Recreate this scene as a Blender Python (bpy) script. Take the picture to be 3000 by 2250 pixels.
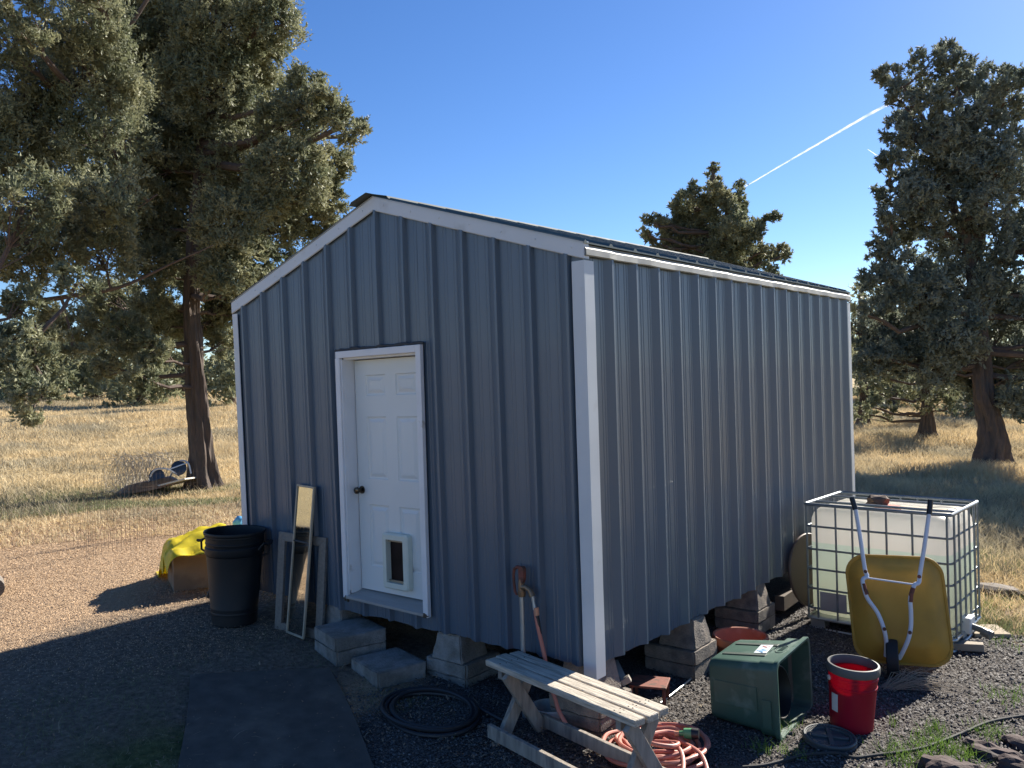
import bpy, bmesh, math, random
import numpy as np
from mathutils import Vector, Matrix, Euler
random.seed(7); RNG = np.random.default_rng(11)
R = math.radians
for o in list(bpy.data.objects): bpy.data.objects.remove(o)
SC = bpy.context.scene; COL = SC.collection

# ------------------------------------------------------------------ camera, sky, sun, exposure
CAMP = dict(loc=(2.8981, -4.4821, 1.8652), yaw=0.6677, pitch=-0.0032, roll=-0.0259, f=2441.0)
def cam_axes():
    y, p, rl = CAMP['yaw'], CAMP['pitch'], CAMP['roll']
    f = Vector((-math.sin(y)*math.cos(p), math.cos(y)*math.cos(p), math.sin(p)))
    r = Vector((math.cos(y), math.sin(y), 0)); u = r.cross(f)
    return r*math.cos(rl)+u*math.sin(rl), u*math.cos(rl)-r*math.sin(rl), f
CR, CU, CF = cam_axes(); CL = Vector(CAMP['loc'])
cd = bpy.data.cameras.new('camera'); cam = bpy.data.objects.new('camera', cd); COL.objects.link(cam)
cd.sensor_width = 36; cd.lens = CAMP['f']/3000*36; cd.clip_start = .05; cd.clip_end = 20000
m = Matrix(((CR.x, CU.x, -CF.x), (CR.y, CU.y, -CF.y), (CR.z, CU.z, -CF.z))).to_4x4(); m.translation = CL
cam.matrix_world = m; SC.camera = cam
SUN_AZ, SUN_EL = 5.0, 31.0
sdir = Vector((math.sin(R(SUN_AZ))*math.cos(R(SUN_EL)), math.cos(R(SUN_AZ))*math.cos(R(SUN_EL)), math.sin(R(SUN_EL))))
world = bpy.data.worlds.new('World'); SC.world = world; world.use_nodes = True
wn = world.node_tree.nodes; wl = world.node_tree.links
bg = wn['Background']; sky = wn.new('ShaderNodeTexSky'); sky.sky_type = 'NISHITA'; sky.sun_disc = False
sky.sun_elevation = R(SUN_EL); sky.sun_rotation = R(SUN_AZ); sky.altitude = 1200; sky.air_density = 1.0; sky.dust_density = .35; sky.ozone_density = 4.0
wl.new(sky.outputs[0], bg.inputs[0]); hs = wn.new('ShaderNodeHueSaturation'); hs.inputs['Saturation'].default_value = 1.18; hs.inputs['Hue'].default_value = .508; wl.new(sky.outputs[0], hs.inputs['Color']); wl.new(hs.outputs[0], bg.inputs[0])
bg.inputs[1].default_value = 0.058
sl = bpy.data.lights.new('sun', 'SUN'); sl.energy = 4.5; sl.angle = R(.53); sl.color = (1, .93, .82)
so = bpy.data.objects.new('sun', sl); COL.objects.link(so); so.rotation_euler = sdir.to_track_quat('Z', 'Y').to_euler()
vs = SC.view_settings; vs.view_transform = 'Standard'; vs.look = 'None'; vs.exposure = 1.46; vs.gamma = 1
SC.cycles.max_bounces = 8; SC.cycles.transparent_max_bounces = 12; SC.cycles.caustics_reflective = False; SC.cycles.caustics_refractive = False
SC.cycles.use_denoising = True

# ------------------------------------------------------------------ helpers
def ray(X, Y): return CF + CR*((X-1500)/CAMP['f']) - CU*((Y-1125)/CAMP['f'])
def P(X, Y, z=None, y=None, x=None, d=None):
    v = ray(X, Y)
    if z is not None: t = (z-CL.z)/v.z
    elif y is not None: t = (y-CL.y)/v.y
    elif x is not None: t = (x-CL.x)/v.x
    else: t = d
    return CL + v*t
V = 3000/2212
def PV(X, Y, **k): return P(X*V, Y*V, **k)

def smooth(a, b, x):
    t = np.clip((x-a)/(b-a), 0, 1); return t*t*(3-2*t)
def gz(x, y):
    x = np.asarray(x, float); y = np.asarray(y, float)
    z = np.interp(x, [-30, -12, -9, -4.3, -2.2, -1.13, 0, 1, 3], [-.2, -.16, -.13, -.13, -.26, -.34, -.435, -.45, -.46])
    z = z - .05*np.clip(-y, 0, 1)*smooth(-2.5, -1, x) - .03*smooth(1.5, 3.2, y)*smooth(-1, .5, x)
    dx, dy = x-CL.x, y-CL.y; D = np.hypot(dx, dy); ang = np.degrees(np.arctan2(-dx, dy))-38.3   # + = left of view axis
    lft = smooth(-5, 12, ang)
    z = z + lft*2.1*smooth(14, 75, D) + (1-lft)*1.0*smooth(22, 90, D)
    z = z + 6*smooth(120, 600, D)
    z = z + .05*np.sin(x*.9+y*.6+1)*np.sin(y*.7-x*.4)*smooth(7, 14, D) + .10*np.sin(x*.23+2)*np.sin(y*.31+x*.1)*smooth(14, 30, D)
    return z
def gzf(x, y): return float(gz(x, y))
def PG(X, Y, lift=0):
    """point of the ground seen at full-size photo pixel X,Y"""
    v = ray(X, Y); t = 2.0
    for i in range(4000):
        p = CL+v*t
        if p.z <= gzf(p.x, p.y)+lift: return p
        t += .02 if t < 30 else .2
    return CL+v*t

MATS = {}
def mat(name, col, rough=.7, metal=0, var=.12, nscale=8, bump=0, bscale=60, col2=None, c2scale=3, c2lo=.5, c2hi=.6, spec=.5, trans=0, coat=0, stretch=None, sheen=0):
    if name in MATS: return MATS[name]
    M = bpy.data.materials.new(name); MATS[name] = M; M.use_nodes = True
    N = M.node_tree.nodes; L = M.node_tree.links; b = N['Principled BSDF']
    b.inputs['Roughness'].default_value = rough; b.inputs['Metallic'].default_value = metal
    b.inputs['Specular IOR Level'].default_value = spec; b.inputs['Coat Weight'].default_value = coat
    tc = N.new('ShaderNodeTexCoord'); mp = N.new('ShaderNodeMapping'); L.new(tc.outputs['Object'], mp.inputs[0])
    if stretch: mp.inputs['Scale'].default_value = stretch
    n = N.new('ShaderNodeTexNoise'); n.inputs['Scale'].default_value = nscale; n.inputs['Detail'].default_value = 6; L.new(mp.outputs[0], n.inputs[0])
    mr = N.new('ShaderNodeMapRange'); mr.inputs[1].default_value = .25; mr.inputs[2].default_value = .75; mr.inputs[3].default_value = 1-var; mr.inputs[4].default_value = 1+var
    L.new(n.outputs[0], mr.inputs[0])
    rgb = N.new('ShaderNodeRGB'); rgb.outputs[0].default_value = (*col, 1); src = rgb.outputs[0]
    if col2:
        n2 = N.new('ShaderNodeTexNoise'); n2.inputs['Scale'].default_value = c2scale; n2.inputs['Detail'].default_value = 5; L.new(mp.outputs[0], n2.inputs[0])
        cr = N.new('ShaderNodeMapRange'); cr.inputs[1].default_value = c2lo; cr.inputs[2].default_value = c2hi; L.new(n2.outputs[0], cr.inputs[0])
        mx = N.new('ShaderNodeMix'); mx.data_type = 'RGBA'; L.new(cr.outputs[0], mx.inputs[0]); L.new(src, mx.inputs[6]); mx.inputs[7].default_value = (*col2, 1); src = mx.outputs[2]
    vm = N.new('ShaderNodeVectorMath'); vm.operation = 'SCALE'; L.new(src, vm.inputs[0]); L.new(mr.outputs[0], vm.inputs['Scale'])
    L.new(vm.outputs[0], b.inputs['Base Color'])
    rr = N.new('ShaderNodeMapRange'); rr.inputs[3].default_value = max(.02, rough-.08); rr.inputs[4].default_value = min(1, rough+.08); L.new(n.outputs[0], rr.inputs[0]); L.new(rr.outputs[0], b.inputs['Roughness'])
    if bump:
        nb = N.new('ShaderNodeTexNoise'); nb.inputs['Scale'].default_value = bscale; nb.inputs['Detail'].default_value = 4; L.new(mp.outputs[0], nb.inputs[0])
        bp = N.new('ShaderNodeBump'); bp.inputs['Strength'].default_value = min(1, bump); bp.inputs['Distance'].default_value = .01*bump; L.new(nb.outputs[0], bp.inputs['Height']); L.new(bp.outputs[0], b.inputs['Normal'])
    if trans:
        out = N['Material Output']; t = N.new('ShaderNodeBsdfTranslucent'); ms = N.new('ShaderNodeMixShader'); ms.inputs[0].default_value = trans
        L.new(vm.outputs[0], t.inputs[0]); L.new(b.outputs[0], ms.inputs[1]); L.new(t.outputs[0], ms.inputs[2]); L.new(ms.outputs[0], out.inputs[0])
    return M

class MB:
    def __init__(s): s.v = []; s.f = []
    def add(s, vs, fs):
        o = len(s.v); s.v += [tuple(v) for v in vs]; s.f += [tuple(i+o for i in f) for f in fs]; return s
    def box(s, c, d, rot=None, taper=None):
        cx, cy, cz = c; hx, hy, hz = d[0]/2, d[1]/2, d[2]/2; vs = []
        for z in (-1, 1):
            k = (taper if (taper and z == 1) else (1, 1))
            for x, y in ((-1, -1), (1, -1), (1, 1), (-1, 1)):
                v = Vector((x*hx*k[0], y*hy*k[1], z*hz))
                if rot is not None: v = rot @ v
                vs.append((v.x+cx, v.y+cy, v.z+cz))
        return s.add(vs, [(0, 3, 2, 1), (4, 5, 6, 7), (0, 1, 5, 4), (1, 2, 6, 5), (2, 3, 7, 6), (3, 0, 4, 7)])
    def bar(s, a, b, w, t, up=(0, 0, 1)):
        a = Vector(a); b = Vector(b); d = (b-a); l = d.length; d.normalize(); up = Vector(up)
        x = d.cross(up)
        if x.length < 1e-4: x = d.cross(Vector((0, 1, 0)))
        x.normalize(); y = x.cross(d); M3 = Matrix((x, d, y)).transposed(); c = (a+b)/2
        return s.box(c, (w, l, t), M3)
    def tube(s, path, r, seg=8, closed=False, cap=True):
        pts = [Vector(p) for p in path]; n = len(pts); rs = r if isinstance(r, (list, tuple)) else [r]*n
        prev = None; vs = []
        for i, p in enumerate(pts):
            if closed: t = pts[(i+1) % n]-pts[i-1]
            else: t = pts[min(i+1, n-1)]-pts[max(i-1, 0)]
            t.normalize()
            if prev is None:
                nrm = t.orthogonal().normalized()
            else:
                nrm = prev - t*prev.dot(t)
                nrm = nrm.normalized() if nrm.length > 1e-6 else t.orthogonal().normalized()
            prev = nrm; b = t.cross(nrm)
            for k in range(seg):
                a = 2*math.pi*k/seg; vs.append(p+(nrm*math.cos(a)+b*math.sin(a))*rs[i])
        fs = []
        for i in range(n if closed else n-1):
            j = (i+1) % n
            for k in range(seg):
                k2 = (k+1) % seg; fs.append((i*seg+k, i*seg+k2, j*seg+k2, j*seg+k))
        if cap and not closed: fs.append(tuple(range(seg-1, -1, -1))); fs.append(tuple((n-1)*seg+k for k in range(seg)))
        return s.add(vs, fs)
    def lathe(s, prof, seg=40, c=(0, 0, 0), M3=None, cap0=True, cap1=False):
        vs = []
        for r, z in prof:
            for k in range(seg):
                a = 2*math.pi*k/seg; v = Vector((r*math.cos(a), r*math.sin(a), z))
                if M3 is not None: v = M3 @ v
                vs.append((v.x+c[0], v.y+c[1], v.z+c[2]))
        fs = [(i*seg+k, i*seg+(k+1) % seg, (i+1)*seg+(k+1) % seg, (i+1)*seg+k) for i in range(len(prof)-1) for k in range(seg)]
        if cap0: fs.append(tuple(range(seg-1, -1, -1)))
        if cap1: fs.append(tuple((len(prof)-1)*seg+k for k in range(seg)))
        return s.add(vs, fs)
    def prism(s, poly, z0, z1, f=lambda x, y, z: (x, y, z)):
        n = len(poly); vs = [f(x, y, z0) for x, y in poly]+[f(x, y, z1) for x, y in poly]
        return s.add(vs, [tuple(range(n-1, -1, -1)), tuple(range(n, 2*n))]+[(i, (i+1) % n, (i+1) % n+n, i+n) for i in range(n)])
    def loft(s, rings, cap0=True, cap1=True):
        n = len(rings[0]); vs = [v for rg in rings for v in rg]
        fs = [(i*n+k, i*n+(k+1) % n, (i+1)*n+(k+1) % n, (i+1)*n+k) for i in range(len(rings)-1) for k in range(n)]
        if cap0: fs.append(tuple(range(n-1, -1, -1)))
        if cap1: fs.append(tuple((len(rings)-1)*n+k for k in range(n)))
        return s.add(vs, fs)
    def rock(s, c, d, seed, rough=.25, sub=3):
        bm = bmesh.new(); bmesh.ops.create_icosphere(bm, subdivisions=sub, radius=1); rr = random.Random(seed)
        off = Vector((rr.uniform(0, 50), rr.uniform(0, 50), rr.uniform(0, 50)))
        from mathutils import noise
        for v in bm.verts:
            k = 1+rough*1.6*noise.noise(v.co*1.1+off)+rough*.9*noise.noise(v.co*2.6+off)+rough*.45*noise.noise(v.co*6+off)
            q = v.co*k; v.co = Vector((q.x*d[0]/2, q.y*d[1]/2, q.z*d[2]/2))
        s.add([tuple(v.co+Vector(c)) for v in bm.verts], [tuple(v.index for v in f.verts) for f in bm.faces]); bm.free(); return s
    def warp(s, fn): s.v = [tuple(fn(*v)) for v in s.v]; return s

def empty(name, loc=(0, 0, 0), rot=(0, 0, 0)):
    o = bpy.data.objects.new(name, None); COL.objects.link(o); o.location = loc; o.rotation_euler = rot; o.empty_display_size = .1; return o
def tag(o, label=None, cat=None, group=None, kind=None):
    if label: o['label'] = label
    if cat: o['category'] = cat
    if group: o['group'] = group
    if kind: o['kind'] = kind
    return o
def thing(name, label, cat, loc=(0, 0, 0), rot=(0, 0, 0), group=None): return tag(empty(name, loc, rot), label, cat, group)
def part(name, mb, m, parent=None, bevel=0, smoothf=False, label=None, loc=None, rot=None, seg=2):
    me = bpy.data.meshes.new(name); me.from_pydata(mb.v, [], mb.f); me.validate(); me.update()
    bm = bmesh.new(); bm.from_mesh(me); bmesh.ops.recalc_face_normals(bm, faces=bm.faces); bm.to_mesh(me); bm.free()
    me.materials.append(m)
    if smoothf:
        for p in me.polygons: p.use_smooth = True
        try: me.set_sharp_from_angle(angle=R(35))
        except Exception: pass
    o = bpy.data.objects.new(name, me); COL.objects.link(o)
    if parent is not None: o.parent = parent
    if loc is not None: o.location = loc
    if rot is not None: o.rotation_euler = rot
    if bevel:
        b = o.modifiers.new('bevel', 'BEVEL'); b.width = bevel; b.segments = seg; b.limit_method = 'ANGLE'; b.angle_limit = R(40)
    if label: o['label'] = label
    return o
def np_mesh(name, verts, faces, m, parent=None, smoothf=False):
    """verts (n,3) array; faces (k,3|4) int array"""
    me = bpy.data.meshes.new(name); k = faces.shape[1]
    me.vertices.add(len(verts)); me.vertices.foreach_set('co', np.ascontiguousarray(verts, np.float32).ravel())
    me.loops.add(faces.size); me.loops.foreach_set('vertex_index', np.ascontiguousarray(faces, np.int32).ravel())
    me.polygons.add(len(faces)); me.polygons.foreach_set('loop_start', np.arange(0, faces.size, k, dtype=np.int32))
    if smoothf: me.polygons.foreach_set('use_smooth', np.ones(len(faces), bool))
    me.update(calc_edges=True); me.materials.append(m)
    o = bpy.data.objects.new(name, me); COL.objects.link(o)
    if parent is not None: o.parent = parent
    return o

# ------------------------------------------------------------------ ground
def ground_material():
    M = bpy.data.materials.new('ground'); M.use_nodes = True; N = M.node_tree.nodes; L = M.node_tree.links; b = N['Principled BSDF']
    b.inputs['Roughness'].default_value = .95; b.inputs['Specular IOR Level'].default_value = .15
    tc = N.new('ShaderNodeTexCoord')
    def noise(scale, det=5, dist=0):
        n = N.new('ShaderNodeTexNoise'); n.inputs['Scale'].default_value = scale; n.inputs['Detail'].default_value = det; n.inputs['Distortion'].default_value = dist; L.new(tc.outputs['Object'], n.inputs[0]); return n.outputs[0]
    def ramp(src, stops):
        r = N.new('ShaderNodeValToRGB'); r.color_ramp.elements[0].position = stops[0][0]; r.color_ramp.elements[0].color = (*stops[0][1], 1)
        r.color_ramp.elements[1].position = stops[-1][0]; r.color_ramp.elements[1].color = (*stops[-1][1], 1)
        for p_, c_ in stops[1:-1]: e = r.color_ramp.elements.new(p_); e.color = (*c_, 1)
        L.new(src, r.inputs[0]); return r.outputs[0]
    def mix(f, a, c):
        m_ = N.new('ShaderNodeMix'); m_.data_type = 'RGBA'; L.new(f, m_.inputs[0]); L.new(a, m_.inputs[6]); L.new(c, m_.inputs[7]); return m_.outputs[2]
    def attr(name):
        a = N.new('ShaderNodeAttribute'); a.attribute_name = name; return a.outputs['Fac']
    def edge(a, amp=.5, sc=2.2):
        n = noise(sc, 6); s = N.new('ShaderNodeMath'); s.operation = 'MULTIPLY_ADD'; L.new(n, s.inputs[0]); s.inputs[1].default_value = amp*2; s.inputs[2].default_value = -amp
        t = N.new('ShaderNodeMath'); t.operation = 'ADD'; L.new(a, t.inputs[0]); L.new(s.outputs[0], t.inputs[1])
        r = N.new('ShaderNodeMapRange'); r.inputs[1].default_value = .35; r.inputs[2].default_value = .65; L.new(t.outputs[0], r.inputs[0]); return r.outputs[0]
    cinder = ramp(noise(90, 3), [(.35, (.035, .032, .03)), (.5, (.085, .077, .072)), (.68, (.20, .175, .155))])
    soil = ramp(noise(25, 8), [(.3, (.12, .095, .07)), (.55, (.21, .165, .125)), (.75, (.31, .25, .18))])
    chips = ramp(noise(60, 6, 1.5), [(.3, (.22, .145, .09)), (.5, (.40, .28, .175)), (.7, (.56, .41, .27))])
    straw = ramp(noise(14, 8, 1), [(.3, (.22, .165, .085)), (.5, (.42, .32, .17)), (.7, (.58, .46, .26))])
    green = ramp(noise(20, 6), [(.3, (.06, .075, .03)), (.7, (.16, .17, .07))])
    c = mix(edge(attr('cinder')), chips, cinder)
    c = mix(edge(attr('soil'), .3), c, soil)
    c = mix(edge(attr('straw'), .35, 1.2), c, straw)
    c = mix(edge(attr('green'), .4, 1.5), c, green)
    L.new(c, b.inputs['Base Color'])
    h = N.new('ShaderNodeMath'); h.operation = 'ADD'; L.new(noise(70, 5), h.inputs[0]); L.new(noise(9, 5), h.inputs[1])
    bp = N.new('ShaderNodeBump'); bp.inputs['Strength'].default_value = 1; bp.inputs['Distance'].default_value = .03; L.new(h.outputs[0], bp.inputs['Height']); L.new(bp.outputs[0], b.inputs['Normal'])
    return M
def zones(x, y):
    dx, dy = x-CL.x, y-CL.y; D = dx*CF.x+dy*CF.y; lat = dx*CR.x+dy*CR.y
    cinder = smooth(-2.2, -.9, x+.25*y.clip(-3, 0))*(1-smooth(3.6, 5.5, y+.35*x))*smooth(-8, -6, y)*(1-smooth(7, 9, x))
    straw = np.maximum(smooth(13.2, 15.5, D)*(1-smooth(-3, -1, x)), smooth(-1.5, 0, x)*smooth(4.2, 6.5, y+.25*x))
    straw = np.maximum(straw, smooth(6, 9, y)*smooth(-6, -3, x)); straw = np.maximum(straw, np.maximum(1-smooth(-9, -7, y), smooth(7, 9, x)))  # straw behind the camera is unseen, added to bounce light onto the walls
    soil = smooth(-6.2, -3.8, x+.3*y)*(1-smooth(-2.2, -1.2, x))*(1-smooth(.3, .8, y))*.8
    green = np.exp(-((D-16.8)/1.6)**2)*smooth(-11, -8.5, -np.abs(lat+9.0))*.62 + np.exp(-((x-2.6)**2/1.2+(y-3.7)**2/.9))*.6
    green = green+np.exp(-(((x+1.9)**2)/.6+((y+2.0)**2)/.5))*.6
    return cinder, straw, soil, green
def build_ground():
    nr, ns = 330, 300
    rr = np.concatenate([[0.01], .25*np.exp(np.linspace(0, np.log(5000/.25), nr-1))])
    th = np.linspace(0, 2*np.pi, ns, endpoint=False)
    X = (rr[:, None]*np.cos(th)).ravel(); Y = (rr[:, None]*np.sin(th)).ravel()-1.0
    Z = gz(X, Y); near = 1-smooth(20, 60, np.hypot(X, Y))
    Z = Z+near*(.006*np.sin(X*7.1+np.sin(Y*5.3)*1.7)*np.sin(Y*6.3+1.1)+.004*np.sin(X*17+Y*3)*np.sin(Y*19-X*5))
    i = np.arange(nr-1)[:, None]; j = np.arange(ns)[None]
    f = np.stack([i*ns+j, (i+1)*ns+j, (i+1)*ns+(j+1) % ns, i*ns+(j+1) % ns], -1).reshape(-1, 4)
    o = np_mesh('ground', np.stack([X, Y, Z], 1), f, ground_material(), smoothf=True)
    c, s, so_, g = zones(X, Y)
    for n, a in (('cinder', c), ('straw', s), ('soil', so_), ('green', g)):
        at = o.data.attributes.new(n, 'FLOAT', 'POINT'); at.data.foreach_set('value', np.ascontiguousarray(a, np.float32))
    tag(o, kind='structure')
build_ground()

# ------------------------------------------------------------------ shed
W, Ld, H, RZ, T = 3.788, 5.492, 2.6413, 3.2447, .107
DB = {('n', 0): (-.019, 0, .021), ('l', 0): (.02, 0, .035), ('f', 0): (0, .007, -.056), ('b', 0): (0, 0, -.03),
      ('n', 1): (-.005, -.043, -.003), ('l', 1): (-.005, -.043, -.078), ('f', 1): (-.005, -.007, .047), ('b', 1): (-.005, -.007, .0)}
def shw(x, y, z):
    a = min(1, max(0, -x/W)); b = min(1, max(0, y/Ld)); c = min(1.05, max(0, z/H)); q = [0, 0, 0]
    for (k, t), d in DB.items():
        w = (1-a if k in 'nf' else a)*(1-b if k in 'nl' else b)*(c if t else 1-c)
        for i in range(3): q[i] += w*d[i]
    if z > H: q[2] += (z-H)/(RZ-H)*(.015+.02*b)
    return x+q[0], y+q[1], z+q[2]
def dshear(x, y, z):
    x, y, z = shw(x, y, z); return x+.022*(z-.1)/2, y, z
def roofz(x): return H+(RZ-H)*(1-abs(x+W/2)/(W/2))
m_wall = mat('painted_steel', (.064, .100, .142), .46, 0, .06, 1.5, bump=.04, bscale=3, spec=.9, coat=.12, col2=(.055, .10, .15), c2scale=.9, c2lo=.52, c2hi=.75, stretch=(1, 1, .4))
m_white = mat('white_painted_steel', (.55, .59, .62), .42, 0, .05, 3, spec=.5, col2=(.44, .45, .44), c2scale=5, c2lo=.62, c2hi=.8)
m_whitew = mat('white_painted_wood', (.72, .73, .74), .5, 0, .05, 6, bump=.15, bscale=30, col2=(.50, .48, .44), c2scale=9, c2lo=.66, c2hi=.74)
m_door = mat('door_paint', (.68, .71, .70), .38, 0, .04, 2, col2=(.55, .55, .50), c2scale=3, c2lo=.66, c2hi=.85)
m_roof = mat('roof_steel', (.05, .09, .10), .62, 0, .08, 2, spec=.4)
m_grey = mat('galvanised_steel', (.42, .45, .46), .38, .7, .12, 10)
m_darkw = mat('dark_wood', (.10, .075, .055), .85, 0, .2, 6, bump=.5)
m_knob = mat('bronze_knob', (.10, .08, .06), .25, .9, .1, 10)
m_black = mat('black_plastic', (.012, .014, .017), .45, 0, .1, 8, bump=.05)
m_pet = mat('pale_plastic', (.62, .66, .58), .45, 0, .05, 10)
m_flap = mat('smoky_vinyl', (.02, .013, .012), .55, 0, .5, 6, spec=.12)
m_rot = mat('rotten_wood', (.09, .07, .05), .9, 0, .3, 20, bump=.6)
m_sill = mat('grey_weathered_sill', (.34, .33, .31), .8, 0, .15, 6, bump=.4, bscale=20, stretch=(.3, 3, 3))

shed = thing('metal_shed', 'dark blue green ribbed steel shed with white trim and a six panel white door', 'shed', (0, 0, 0))
def panel_profile(L0, L1, pitch, first, fl=1):
    """list of (u, out) across a ribbed sheet"""
    pts = []; u = first
    def put(c, prof):
        for du, o in prof:
            if L0 < c+du < L1: pts.append((c+du, o))
    while u > L0-pitch: u -= pitch
    while u < L1+pitch:
        put(u, [(-.030, 0), (-.010, .018), (.010, .018), (.030, 0)] if fl == 0 else [(-.070, 0), (-.012, .036), (.008, .036), (.018, 0)] if fl > 0 else [(-.078, 0), (-.014, .034), (.006, .034), (.020, 0)])
        for q in (.30, .40, .62, .72):
            c = u+q*pitch; put(c, [(-.006, 0), (-.002, .003), (.002, .003), (.006, 0)])
        u += pitch
    pts = [(L0, 0)]+sorted(pts)+[(L1, 0)]; return pts
DX0, DX1, DZ0, DZ1 = -2.395, -1.435, .110, 2.182
def wall_front(mirror=False, holes=True):
    mb = MB(); pr = panel_profile(-W, 0, .2955, -.105, -1); y = Ld if mirror else 0
    hx0, hx1, hz0, hz1 = DX0+.05, DX1-.025, DZ0+.03, DZ1-.05; rr = random.Random(3)
    prev = None; pts = []
    for i, (u, o) in enumerate(pr):
        pts.append((u, o))
    if holes:
        def oat(u):
            for (a, oa), (b, ob) in zip(pr, pr[1:]):
                if a <= u <= b: return oa+(ob-oa)*(u-a)/max(1e-6, b-a)
            return 0
        pts = sorted(pts+[(hx0, oat(hx0)), (hx1, oat(hx1))])
    if not any(abs(u+W/2) < 1e-6 for u, _ in pts): pts = sorted(pts+[(-W/2, 0)])
    jit = {u: rr.uniform(-.004, .004)+.006*math.sin(u*9) for u, _ in pts}
    sg = 1 if mirror else -1
    for (a, oa), (b, ob) in zip(pts, pts[1:]):
        za, zb = roofz(a), roofz(b)
        spans = [((jit[a], jit[b]), (za, zb))]
        if holes and a >= hx0-1e-6 and b <= hx1+1e-6: spans = [((jit[a], jit[b]), (hz0, hz0)), ((hz1, hz1), (za, zb))]
        for (l0, l1), (t0, t1) in spans:
            N_ = 6
            for k in range(N_):
                f0, f1 = k/N_, (k+1)/N_
                mb.add([(a, y+sg*oa, l0+(t0-l0)*f0), (b, y+sg*ob, l1+(t1-l1)*f0), (b, y+sg*ob, l1+(t1-l1)*f1), (a, y+sg*oa, l0+(t0-l0)*f1)], [(0, 1, 2, 3)])
    return mb.warp(shw)
def wall_side(left=False):
    mb = MB(); pr = panel_profile(0, Ld, .3165, .305); rr = random.Random(5); x = -W if left else 0; sg = -1 if left else 1
    jit = {u: rr.uniform(-.004, .004)+.006*math.sin(u*5) for u, _ in pr}
    for (a, oa), (b, ob) in zip(pr, pr[1:]):
        for k in range(8):
            f0, f1 = k/8, (k+1)/8
            za = lambda f, j: j+(H+.02-j)*f
            mb.add([(x+sg*oa, a, za(f0, jit[a])), (x+sg*ob, b, za(f0, jit[b])), (x+sg*ob, b, za(f1, jit[b])), (x+sg*oa, a, za(f1, jit[a]))], [(0, 1, 2, 3)])
    return mb.warp(shw)
part('wall', wall_front(), m_wall, shed, label='gable wall with the white door'); part('wall', wall_side(), m_wall, shed, label='long side wall facing right')
part('wall', wall_front(True, False), m_wall, shed); part('wall', wall_side(True), m_wall, shed)
# floor frame just inside the cladding
mb = MB(); mb.box((-W/2, .06, .06), (W-.1, .05, .14)); mb.box((-.06, Ld/2, .05), (.05, Ld-.2, .14)); mb.box((-W/2, Ld-.06, .05), (W-.1, .05, .14)); mb.box((-W+.06, Ld/2, .06), (.05, Ld-.2, .14))
for k in range(9): mb.box((-W/2, .5+k*.57, .045), (W-.24, .04, .12))
mb.box((-W/2, Ld/2, .14), (W-.24, Ld-.24, .03)); part('floor_frame', mb.warp(shw), m_darkw, shed)
# roof: two ribbed slopes
def slope(side):
    mb = MB(); pr = panel_profile(-.035, Ld+.03, .3165, .29, 0); OH = .035
    pts = [(-.0 if side > 0 else 0)]
    def pos(s, up, y):   # s from ridge 0 to eave 1
        run = W/2*s+(OH if s >= 1 else 0); z = RZ+T-.005-(RZ-H)*run/(W/2)
        x = -W/2+(run if side > 0 else -run); return (x, y, z+up*1.0)
    ss = [0, .25, .5, .75, 1]
    for (a, oa), (b, ob) in zip(pr, pr[1:]):
        for s0, s1 in zip(ss, ss[1:]):
            mb.add([pos(s0, oa, a), pos(s1, oa, a), pos(s1, ob, b), pos(s0, ob, b)], [(0, 1, 2, 3)])
            mb.add([pos(s0, -.008, a), pos(s1, -.008, a), pos(s1, -.008, b), pos(s0, -.008, b)], [(3, 2, 1, 0)])
        mb.add([pos(1, -.008, a), pos(1, -.008, b), pos(1, ob, b), pos(1, oa, a)], [(0, 1, 2, 3)])
    return mb.warp(shw)
rf = part('roof', slope(1), m_roof, shed, label='right roof slope'); rf2 = part('roof', slope(-1), m_roof, shed, label='left roof slope')
mb = MB()
for sx in (-1, 1):
    q = [(-W/2, RZ+T+.012), (-W/2+sx*.17, RZ+T+.012-.17*(RZ-H)/(W/2)+.010), (-W/2+sx*.19, RZ+T+.006-.19*(RZ-H)/(W/2))]
    y0, y1 = -.10 if sx < 0 else -.045, Ld+.04
    for (xa, za), (xb, zb) in zip(q, q[1:]):
        mb.add([(xa, y0, za), (xb, y0, zb), (xb, y1, zb), (xa, y1, za), (xa, y0, za-.004), (xb, y0, zb-.004), (xb, y1, zb-.004), (xa, y1, za-.004)], [(0, 1, 2, 3), (7, 6, 5, 4), (0, 4, 5, 1), (2, 6, 7, 3)])
part('ridge_cap', mb.warp(shw), mat('galvalume_cap', (.11, .13, .13), .8, 0, .08, 4), rf)
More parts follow.
